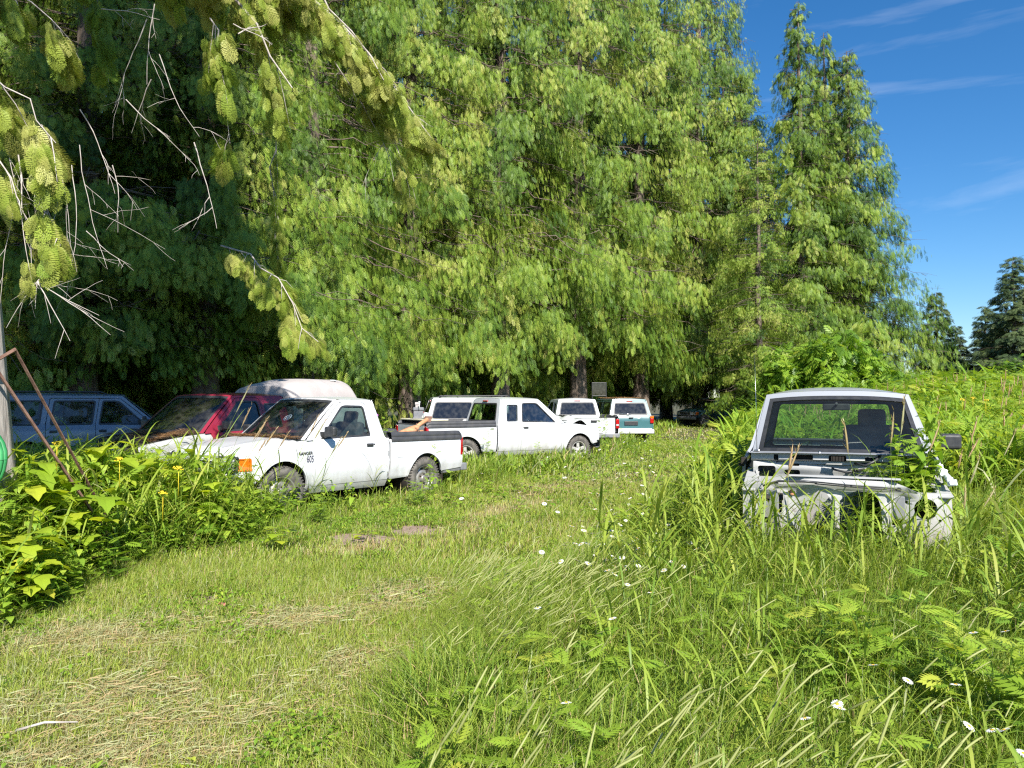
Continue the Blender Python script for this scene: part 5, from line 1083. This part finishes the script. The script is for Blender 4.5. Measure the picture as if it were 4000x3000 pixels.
def plant(name,tpls,x,y,h,seed,m,label,cat,tw=.12,lean=(0.05,0.0),wsc=None,z0=0,hz=None):
    rg=np.random.RandomState(seed); VV=[];QQ=[];TT=[];o=0; pick=rg.randint(0,len(tpls),len(x))
    for k,(V,Q,T) in enumerate(tpls):
        s=pick==k; n=s.sum()
        if not n: continue
        a=rg.rand(n)*2*np.pi if hz is None else rg.normal(hz,.5,n); c,s_=np.cos(a)[:,None],np.sin(a)[:,None]; hh=h[s][:,None]; ws=hh if wsc is None else np.full((n,1),wsc)*(.6+.4*hh)
        vx=(V[:,0]*c-V[:,1]*s_)*ws; vy=(V[:,0]*s_+V[:,1]*c)*ws; vz=V[:,2]*hh; lx=rg.normal(lean[0],.08,n)[:,None]; ly=rg.normal(lean[1],.08,n)[:,None]
        vx=vx+x[s][:,None]+lx*vz; vy=vy+y[s][:,None]+ly*vz; vz=vz+gz(x[s],y[s])[:,None]+z0-.01
        VV.append(np.stack([vx,vy,vz],-1).reshape(-1,3)); QQ.append((Q[None]+(np.arange(n)*len(V))[:,None,None]).reshape(-1,4)+o); o+=n*len(V)
        TT.append((np.where(T>.78,T,T+rg.normal(0,tw,n)[:,None])).ravel())
    me=npmesh(name,np.concatenate(VV),[np.concatenate(QQ)],np.clip(np.concatenate(TT),0,1)); return tag(obj(name,me,M[m]),label,cat,kind='stuff')
def choose(n,y0,y1,dens,side=1.15,m=.03):
    x,y=pts(n,y0,y1,rg,side); k=(rg.rand(n)<dens(x,y))&~inveh(x,y,m); return x[k],y[k]
dR=lambda x,y:x-xr(y); dL=lambda x,y:xl(y)-x
REED=[T_reed(i,0,7,.0115) for i in range(6)]; REEDH=[T_reed(i+20,1,5,.007) for i in range(5)]; TIM=[T_tim(i,.22+.11*i) for i in range(6)]
TAN=[T_tansy(i) for i in range(5)]; FERN=[T_tansy(i+9,7,LF2,(.3,.5)) for i in range(3)]; HERB=[T_herb(i) for i in range(6)]; HERBS=[T_herb(i+30,22,(.05,.11),.30) for i in range(4)]; LOW=[T_low(i) for i in range(6)]; THM=[T_thimble(i) for i in range(5)]
# low clover and herbs through the lane and the meadow
x,y=choose(42000,3.1,11,lambda x,y:(.02+.9*(pn(x,y,1.6,9)>.55)*pn(x,y,2.3,2))*(1-.95*straw(x,y))); plant('clover',LOW,x,y,rg.uniform(.45,.95,len(x)),1,'weed','low clover and small herbs among the mown grass','clover',wsc=.62)
x,y=choose(22000,11,30,lambda x,y:.5*pn(x,y,.8,9)); plant('clover',LOW,x,y,rg.uniform(.8,1.6,len(x)),2,'weed','clover and herbs further along the grass lane','clover',wsc=1.3)
# tall leafy grass on the right and at the left bank
x,y=choose(14500,2.0,13,lambda x,y:sst((dR(x,y)-.9)/.9)*(.25+.75*pn(x,y,.9,3))*(.55+.45*sst((y-4)/1.2))); h=rg.uniform(.5,.98,len(x))*(.62+.38*sst((y-4.0)/1.6))*(1-.28*np.exp(-((y-4.9)/.8)**2-((x-2.1)/.9)**2)); plant('tall_grass',REED,x,y,h,3,'grass','tall broad-bladed grass around the stripped silver pickup','grass',tw=.1,lean=(.10,0))
x,y=choose(6500,5.0,12,lambda x,y:sst((dL(x,y)-.02)/.3)*(.3+.6*pn(x,y,1.3,5))); h=rg.uniform(.6,1.1,len(x))*(.6+.4*sst(dL(x,y)/.6)); plant('tall_grass',REED,x,y,h,4,'grass','tall arching grass on the weedy bank in front of the pickups','grass',tw=.1,lean=(.08,-.05))
# timothy heads in the foreground
x,y=choose(14000,1.6,6.0,lambda x,y:sst((dR(x,y)+.1)/.3)*(1-.93*sst((dR(x,y)-.6)/.8))*(.1+.9*(pn(x,y,1.8,8)>.48))*.5); h=rg.uniform(.5,.80,len(x))*(1-.25*sst((y-3.5)/2)); plant('timothy_grass',TIM,x,y,h,5,'grass','pale cylindrical timothy seed heads leaning to the right in the foreground','grass',tw=.05,lean=(.16,0),hz=0.0)
x,y=choose(1500,6,16,lambda x,y:sst((dR(x,y)+.3)/.5)*.5); h=rg.uniform(.4,.7,len(x)); plant('timothy_grass',TIM,x,y,h,6,'grass','scattered seed-head grass in the meadow strip','grass',tw=.05,lean=(.14,0),hz=0)
# straw-coloured plumes
x,y=choose(3000,7,26,lambda x,y:sst((dR(x,y)-1.6)/1.5)*.5*(pn(x,y,.9,2)>.55)); h=rg.uniform(1.0,1.35,len(x))+.35*sst((y-12)/8); plant('plume_grass',REEDH,x,y,h,7,'grass','straw-coloured grass plumes standing above the weeds at the right','grass',tw=.08,lean=(.12,0),wsc=1.0)
# weeds
x,y=choose(7000,1.9,12,lambda x,y:sst((dR(x,y)-.2)/.5)*(.06+.94*(pn(x,y,1.1,6)>.60))*.75); h=rg.uniform(.28,.62,len(x))*(.75+.5*sst((dR(x,y)-1.5)/2)); plant('feathery_weeds',TAN,x,y,h,8,'weed','bright feathery tansy leaves in the right meadow','weed',wsc=.85)
x,y=choose(9500,5.0,11.5,lambda x,y:sst((dL(x,y)+.06)/.2)*.95); h=rg.uniform(.6,1.2,len(x))*(.42+.58*sst(dL(x,y)/.75))*(1-.16*sst((y-7.6)/.8)); plant('bank_weeds',TAN+HERB+HERBS+REED[:3],x,y,h,9,'weed','dense leafy weeds of the bank in front of the pickups','weed',wsc=.9)
x,y=choose(400,5.0,9,lambda x,y:sst((dL(x,y)+.0)/.25)*.7); h=rg.uniform(.45,.85,len(x)); plant('feathery_weeds',FERN,x,y,h,19,'weed','fern-like arching leaves at the foot of the weedy bank','weed',wsc=.9)
# field of mixed weeds to the right, rising behind the silver pickup
def wedge(n,y0,y1,a_,b_): 
    y=np.sqrt(y0**2+(y1**2-y0**2)*rg.rand(n)); x=y*(a_+(b_-a_)*rg.rand(n)); return x,y
x,y=wedge(9000,8,20,.22,.78); k=(dR(x,y)>1.3)&~inveh(x,y,.05); x,y=x[k],y[k]; h=rg.uniform(.75,1.35,len(x))*(.8+.5*pn(x,y,.5,3)); plant('field_weeds',HERBS+TAN+REED[:4],x,y,h,10,'weed','waist-high mixed weeds behind the stripped silver pickup','weed',wsc=1.15)
x,y=wedge(9000,20,48,.20,.80); k=(dR(x,y)>1.6)&~inveh(x,y,.1); x,y=x[k],y[k]; h=rg.uniform(1.1,1.9,len(x))*(.7+.6*pn(x,y,.3,3)); plant('field_weeds',HERBS+TAN+REED[:3],x,y,h,11,'weed','rank weeds across the far field at the right','weed',wsc=2.0)
# undergrowth at the forest edge, behind the vehicles
x,y=choose(5200,14,52,lambda x,y:sst((dL(x,y)-1.5)/2.5)*.7*(dL(x,y)<5),m=.1); h=rg.uniform(.3,.8,len(x)); plant('undergrowth',HERB+TAN,x,y,h,12,'weed','undergrowth between the vehicles and the trees','weed',wsc=1.3)
x,y=choose(5000,9,34,lambda x,y:np.exp(-((dL(x,y)+.25)/.35)**2)*.8,m=.0); h=rg.uniform(.22,.55,len(x)); plant('edge_weeds',TAN+HERB,x,y,h,13,'weed','weeds along the vehicles\' near side','weed',wsc=.8)
# ---------------------------------------------------------------- plants that stand singly
def one(name,V,Q,T,m,parent=None,loc=None,rot=None): return obj(name,npmesh(name,V,[Q],T),M[m],parent,loc,rot)
def thimble(x,y,h,seed,label,grp='broad-leaved shrubs on the weedy bank',big=1.0,nst=4):
    r=empty('broadleaf_shrub',(x,y,float(gz(x,y))),0,label=label,cat='shrub',group=grp); rg=random.Random(seed); LV=[];SV=[]
    lp=[];spt=[]
    for k in range(nst):
        V,Q,T=T_thimble(seed*7+k,n=13,ll=(.11*big,.22*big)); a=rg.uniform(0,6.28); c,s=math.cos(a),math.sin(a); sc_=h*rg.uniform(.75,1.0); lx,ly=rg.uniform(-.25,.25),rg.uniform(-.3,.15)
        X_=V[:,0]*c-V[:,1]*s; Y_=V[:,0]*s+V[:,1]*c; ox,oy=rg.uniform(-.18,.18),rg.uniform(-.18,.18)
        V2=np.stack([ox+X_*(.6+.4*sc_)+lx*V[:,2]*sc_,oy+Y_*(.6+.4*sc_)+ly*V[:,2]*sc_,V[:,2]*sc_],1); lp.append((V2,Q,T))
    V,Q,T=cat_tpl(lp); one('foliage',V,Q,T,'broad',r); return r
for i,(px,py,d,h,bg_,lab) in enumerate(((90,1700,6.9,1.15,1.25,'large-leaved shrub beside the grey trunk, its leaves edged yellow'),(200,1780,6.7,1.0,1.3,'big lobed leaves directly under the rusty bars'),(430,1650,8.1,1.22,1.15,'tallest bright-leaved shrub in front of the pale blue SUV'),(330,1760,7.7,1.08,1.1,'bright lobed leaves between the rusty bars and the tallest shrub'),(560,1690,8.3,1.08,1.0,'lobed-leaf shrub before the maroon pickup\'s bare engine'),(680,1740,8.6,.98,.95,'lobed-leaf shrub before the maroon pickup\'s pale fender'),(800,1800,8.8,.85,.9,'lobed-leaf shrub in front of the 605 pickup\'s grille'),(120,2350,5.7,.62,1.2,'large dark lobed leaves low at the left edge above the hay'),(1190,2120,8.2,.34,1.0,'small bright seedling with lobed leaves below the 605 pickup\'s front tyre'),(1400,2130,8.55,.22,.7,'yellowing seedling alone on the bare soil patch'))):
    x=(px-2000)/3021*d; thimble(x,d,h,i+1,lab,big=bg_,nst=1 if h<.4 else 5)
# elder shrub and round shrubs at the right
def shrub_mesh(seed,R0,H,n,tpl,Ls,pend=.5,lump=.35):
    rg=np.random.RandomState(seed); nl=26; lc=nrm(rg.normal(0,1,(nl,3)))*np.array([R0,R0,H*.5])*rg.uniform(.45,.95,(nl,1))+np.array([0,0,H*.52]); lc[:,2]=np.abs(lc[:,2]); lr=rg.uniform(.22,.42,nl)*min(R0,H*.6)
    k=rg.randint(0,nl,n); u=nrm(rg.normal(0,1,(n,3))); P=lc[k]+u*(lr[k]*rg.uniform(.6,1.08,n))[:,None]; P[:,2]=np.maximum(P[:,2],.05); P[:,2]=np.minimum(P[:,2],H*1.05)
    D=u*np.array([1,1,.5])+np.array([0,0,-pend])+rg.normal(0,.35,(n,3)); V,Q=scatter(tpl,P,D,u+np.array([0,0,.9])+rg.normal(0,.3,(n,3)),rg.uniform(*Ls,n)); T=np.repeat(np.clip(.45+rg.normal(0,.12,nl)[k]+rg.normal(0,.12,n),0,1),len(tpl[0]))
    paths=[];rad=[]
    for i in range(nl): c=lc[i]; paths.append(np.array([[rg.normal(0,.08),rg.normal(0,.08),-.1],[c[0]*.4,c[1]*.4,c[2]*.55],c])); rad.append(np.array([.03,.018,.006]))
    return npmesh('foliage',V,[Q],T),(lambda a:npmesh('stems',a[0],[a[1]],smooth=True))(tubes_np(paths,rad))
ELD=spray_tpl(4,.075,50,.50,stem=.01); RND=spray_tpl(3,.12,55,.5,stem=.015)
SHM=[shrub_mesh(1,1.9,3.6,2600,ELD,(.30,.50),.4),shrub_mesh(2,1.5,2.4,2400,RND,(.10,.20),.1),shrub_mesh(3,1.8,2.9,3000,RND,(.12,.22),.1)]
def shrub(k,px,d,s,lab,m='weed',rz=0,name='shrub',grp=None,sz=None):
    x,y=at(px,d); r=empty(name,(x,y,float(gz(x,y))),rz,label=lab,cat='shrub',group=grp); r.scale=(s,s,sz or s)
    for n_,me,mt in (('foliage',SHM[k][0],m),('stems',SHM[k][1],'bark')):
        if not me.materials: me.materials.append(M[mt])
        o=bpy.data.objects.new(n_,me); COL.objects.link(o); o.parent=r
    return r
shrub(0,3330,31,1.0,'elder bush with long drooping leaflets behind the silver pickup\'s roof','weed',0,'elder_shrub',sz=1.12)
shrub(0,3120,33,.95,'elder bush left of the larger elder, below the tall pointed cedar','weed',2,'elder_shrub',sz=1.1)
shrub(0,3010,36,.72,'small elder bush at the corner of the dark forest edge','weed',4,'elder_shrub')
shrub(2,3560,34,.85,'leafy bush right of the elders, above the silver pickup\'s mirror','weed',1,'leafy_shrub')
for i,(px,d,s,lab) in enumerate(((3690,40,.95,'round olive bush below the small far fir'),(3800,46,1.0,'round bush in the middle of the far gap'),(3990,34,1.15,'pale bush at the right edge below the big dark fir'),(3900,52,.9,'low dark bush before the far firs'),(4120,30,1.0,'bush just beyond the right edge of the field'))): shrub(1+i%2,px,d,s,lab,'weed',i*1.3,'round_shrub','bushes along the far field')
# far firs
FIR=[]
for sd_,H,R0,nb in ((51,16,3.6,150),(52,20,4.6,180)):
    a,b_,n_=cedar_mesh(sd_,H,R0,.6,int(nb*1.3),26,SP_FAR,Ls=(.5,.95),prof=.8,droop=.55,hang=.35,gap=.2); FIR.append((a,b_,trunk_mesh(H,.25,sd_)))
for i,(px,d,k,s,sz,lab) in enumerate(((3662,92,0,.95,.90,'small dark fir standing alone in the far gap'),(3735,100,0,.85,.70,'pale slender tree right of the small far fir'),(3852,98,0,1.0,.84,'greyish fir left of the big dark fir'),(3965,84,1,1.1,.86,'big dark fir at the right edge of the picture'),(4080,86,1,1.1,.85,'dark fir partly beyond the right edge'),(3905,96,0,.9,.72,'short fir squeezed between the grey and the big dark fir'),(3780,125,1,1.0,.40,'low distant tree at the bottom of the gap'),(3690,118,1,.9,.42,'low distant tree behind the small fir'))):
    x,y=at(px,d); make_tree('fir_tree',FIR[k],(x,y,0),i*1.1,(s,s,sz),lab,'fir tree','firs beyond the field',crownmat='fir')
# plants growing through the silver pickup
bpy.context.view_layer.update()
def hk(v): return HK.matrix_world@Vector(v)
for i,(v,h,tp,lab) in enumerate((((.50,.72,.45),.80,'T','feathery weed growing out of the silver pickup\'s engine bay'),((.36,.80,.45),.62,'T','second feathery weed in the engine bay, nearer its middle'),((.56,.86,.45),1.22,'H','leafy sapling rising before the driver\'s side of the windshield'),((.62,.62,.5),.42,'H','low leafy weed filling the driver\'s side fender gap'),((.20,.75,.45),.5,'T','small feathery weed left of the others in the engine bay'))):
    p=hk(v); r=empty('engine_bay_weed',tuple(p),i,label=lab,cat='weed'); lp=[]
    rr=random.Random(i+5)
    for k in range(8 if tp=='T' else 7):
        V,Q,T=(T_tansy(i*9+k,12,LF,(.12,.22)) if tp=='T' else T_herb(i*9+k,22,(.10,.18),.38)); a=rr.uniform(0,6.28); ox,oy=rr.uniform(-.12,.12),rr.uniform(-.12,.12); sc_=h*rr.uniform(.65,1.05)
        V2=np.stack([ox+(V[:,0]*math.cos(a)-V[:,1]*math.sin(a))*.9+rr.uniform(-.15,.15)*V[:,2]*sc_,oy+(V[:,0]*math.sin(a)+V[:,1]*math.cos(a))*.9+rr.uniform(-.15,.15)*V[:,2]*sc_,V[:,2]*sc_],1); lp.append((V2,Q,T))
    one('foliage',*cat_tpl(lp),'weed',r)
# thistle and tall weeds by the trucks
def tallweed(x,y,h,seed,lab,dens=14,tp='T',z=None,col='weed'):
    r=empty('tall_weed',(x,y,float(gz(x,y)) if z is None else z),seed,label=lab,cat='weed'); lp=[]; rr=random.Random(seed)
    for k in range(3):
        V,Q,T=T_tansy(seed+k,dens,LF,(.10,.2)); sc_=h*rr.uniform(.6,1.05); V2=np.stack([V[:,0]*.75+rr.uniform(-.08,.08)+rr.uniform(-.1,.1)*V[:,2],V[:,1]*.75+rr.uniform(-.08,.08),V[:,2]*sc_],1); lp.append((V2,Q,T))
    one('foliage',*cat_tpl(lp),col,r); return r
for i,(px,d,h,lab) in enumerate(((1668,11.6,.92,'tall thin weed before the 605 pickup\'s rear wheel'),(1625,11.4,.62,'shorter weed left of the 605 pickup\'s rear wheel'),(1910,17.6,.95,'pale tall weed before the buckled-hood pickup\'s bed seam'),(2362,21.2,1.35,'tallest bushy weed between the buckled-hood pickup\'s nose and the far pickup'),(2440,24,.7,'weed below the teal SUV\'s tailgate'),(2110,18.6,.65,'weed before the buckled-hood pickup\'s door'),(1250,9.9,.5,'weed beneath the 605 pickup\'s rocker'))):
    x,y=at(px,d); tallweed(x,y,h,i+30,lab)
p=local(P605,(.30,3.3,.66)); t=tallweed(p.x,p.y,.85,60,'thistle with purple bloom growing up through the 605 pickup\'s bed',z=p.z)
b=bmesh.new(); bmesh.ops.create_icosphere(b,subdivisions=2,radius=.028,matrix=Matrix.Translation((.13,.02,.74))); obj('bloom',b,mat('purple_bloom',(.45,.12,.55),.7),t)
# foreground plumes before 605 and the silver truck: single stalks one can point to
PL=[obj('x',npmesh('grass_stalk',*(lambda a:(a[0],[a[1]],a[2]))(T_reed(70+i,1,3,.005))),M['grass']) for i in range(3)]
PLm=[o.data for o in PL]
for o in PL: bpy.data.objects.remove(o)
rr=random.Random(4)
def stalk(px_t,py_t,d,lean,k,lab,grp):
    """a plume whose tip shows about there"""
    ztip=CAMH-(py_t-1560)/3021*d; xt=(px_t-2000)/3021*d; s=ztip/1.16; x=xt-lean*ztip
    o=bpy.data.objects.new('grass_stalk',PLm[k%3]); COL.objects.link(o); o.location=(x,d,0); o.scale=(.85,.85,s); o.rotation_euler=(0,math.atan(lean),rr.uniform(-.3,.3)); return tag(o,lab,'grass stalk',grp)
for i,(px,py,d,ln) in enumerate(((985,1430,7.6,.42),(1090,1640,7.9,.5),(1075,1585,8.1,.5),(1060,1560,8.0,.45),(1020,1530,7.9,.4),(1130,1600,8.2,.55),(1250,1575,8.3,.45),(1270,1600,8.2,.4),(1385,1635,8.3,.5),(1330,1645,8.1,.45),(1100,1605,7.8,.5),(1265,1590,8.4,.35),(1145,1610,8.4,.5))):
    stalk(px,py,d,ln,i,'straw-coloured grass plume crossing in front of the 605 pickup\'s windshield and hood','plumes before the 605 pickup')
for i,(px,py,d,ln) in enumerate(((3040,1700,5.0,.25),(3078,1725,5.0,.02),(3265,1610,5.2,-.25),(3468,1555,5.2,.02),(3480,1600,5.2,.0),(3720,1610,5.3,.3),(3735,1745,5.0,.2),(3755,1885,4.9,-.1),(3930,1850,5.4,.45),(3960,1610,6.2,.4),(3900,1630,6.6,.5),(3740,1640,6.5,.4))):
    stalk(px,py,d,ln,i,'straw-coloured grass plume standing before the stripped silver pickup','plumes before the silver pickup')
# daisies
DM=mat('daisy_petals',(.70,.70,.66),.6); DY=mat('daisy_eye',(.75,.42,.02),.6)
b=bmesh.new()
for k in range(15):
    a=k*2*math.pi/15; c,s=math.cos(a),math.sin(a); n_=(-s*.0035,c*.0035); v=[b.verts.new((c*r_+n_[0]*w_,s*r_+n_[1]*w_,z_)) for r_,w_,z_ in ((.006,-.5,0),(.016,-1,.002),(.025,-.6,-.001),(.025,.6,-.001),(.016,1,.002),(.006,.5,0))]; b.faces.new(v)
pm=bpy.data.meshes.new('petals'); b.to_mesh(pm); b.free(); pm.materials.append(DM)
b=bmesh.new(); bmesh.ops.create_uvsphere(b,u_segments=9,v_segments=5,radius=.0085,matrix=Matrix.Diagonal((1,1,.5,1))); em=bpy.data.meshes.new('eye'); b.to_mesh(em); b.free(); em.materials.append(DY)
V,Q=tubes_np([np.array([[0,0,-.5],[.01,0,-.25],[0,0,0]])],[np.array([.0014,.0012,.001])],4); smm=npmesh('stem',V,[Q],np.full(len(V),.45)); smm.materials.append(M['grass'])
def daisy(x,y,z,s,lab,grp):
    r=empty('daisy',(x,y,z),rr.uniform(0,6),rx=rr.uniform(.1,.6),ry=rr.uniform(-.3,.3),label=lab,cat='daisy',group=grp); r.scale=(s,s,s)
    for n_,me in (('petals',pm),('eye',em),('stem',smm)): o=bpy.data.objects.new(n_,me); COL.objects.link(o); o.parent=r
for px,py in ((3535,2650),(3720,2665),(3770,2825),(3860,2840),(3905,2840),(3400,2590),(3270,2755),(3135,2795),(3790,2465),(3915,2460),(3980,2930),(2210,2735),(2390,2410),(2370,2225),(2400,2240),(2450,2280),(2540,2310),(2190,2190),(2100,2370),(3260,2740)):
    z=.52; d=(CAMH-z)*3021/(py-1560); x=(px-2000)/3021*d; daisy(x,d,z,.85,'white daisy with yellow eye in the foreground meadow','foreground daisies')
for i in range(190):
    # the drift of small flowers beside the lane
    px=rr.gauss(2480,140); py=rr.uniform(1720,2230); 
    if i%3==0: px=rr.uniform(1800,2900); py=rr.uniform(1660,2200)
    z=rr.uniform(.25,.5); d=(CAMH-z)*3021/(py-1560)
    if d>34: continue
    x=(px-2000)/3021*d
    if inveh(np.array([x]),np.array([d]),.05)[0]: continue
    daisy(x,d,z,rr.uniform(.6,1.0)*(1+.03*d),'small white daisy in the drift between the lane and the silver pickup','daisies of the drift beside the lane')
for i,(px,py) in enumerate(((225,1733),(470,1795),(700,1830),(640,1925),(3520,1560),(3760,1562),(3800,1555),(3850,1565))):
    d=7.0 if px<1000 else 13; p=pw(px,py,d); b=bmesh.new()
    for k in range(26): a=rr.uniform(0,6.28); q=rr.uniform(0,.045); rbox(b,(math.cos(a)*q,math.sin(a)*q,rr.uniform(-.01,.02)),(.014,.012,.008),.003)
    tube(b,[(0,0,0),(0,0,-.25)],.003,4); o=obj('yellow_flower',b,mat('yellow_bloom',(.75,.55,.02),.6) if i==0 else bpy.data.materials['yellow_bloom'],loc=p); tag(o,['yellow flower cluster beside the grey trunk','yellow bloom among the lobed leaves','yellow bloom before the maroon pickup','low yellow bloom on the bank','yellow flowers right of the silver pickup\'s roof corner','yellow flower head in the field, left of the other two','yellow flower head in the field, middle one','yellow flower head in the field, rightmost'][i],'flower')
# bare soil patches and a pink scrap in the lane
def soil(cx,cy,rx,ry,seed,lab):
    rg=np.random.RandomState(seed); n=40; a=np.arange(n)*2*np.pi/n; r=1+.18*np.sin(a*3+seed)+.12*np.sin(a*7)+.05*rg.normal(0,1,n); x=cx+rx*r*np.cos(a); y=cy+ry*r*np.sin(a); V=np.stack([np.append(x,cx),np.append(y,cy),np.append(gz(x,y)+.006,gz(cx,cy)+.02)],1); Fq=np.stack([np.arange(n),(np.arange(n)+1)%n,np.full(n,n)],1)
    tag(obj('bare_soil',npmesh('bare_soil',V,[Fq]),M['soil']),kind='structure')
M['soil']=mat('dry_pinkish_soil',(.22,.15,.11),.95,noise=(.34,.25,.20),nscale=14,bump=.6)
soil(-1.72,8.9,.42,.35,1,''); soil(-2.35,6.2,.34,.16,2,''); soil(-1.2,9.5,.3,.3,3,'')
b=bmesh.new(); rbox(b,(0,0,0),(.055,.045,.02),.01); tag(obj('pink_scrap',b,mat('pink_plastic',(.65,.18,.20),.6),loc=(-2.22,5.95,.05),rot=(.4,.2,.3)),'small pink plastic scrap by the bare soil patch','scrap')
V=[];
tag(obj('stick',(lambda bb:(tube(bb,[(0,0,0),(.12,.02,.03),(.26,.05,.02)],[.008,.006,.003],6),bb)[1])(bmesh.new()),M['deadwood'],loc=(-2.32,3.65,.07)),'pale broken stick in the hay at the bottom left','stick')
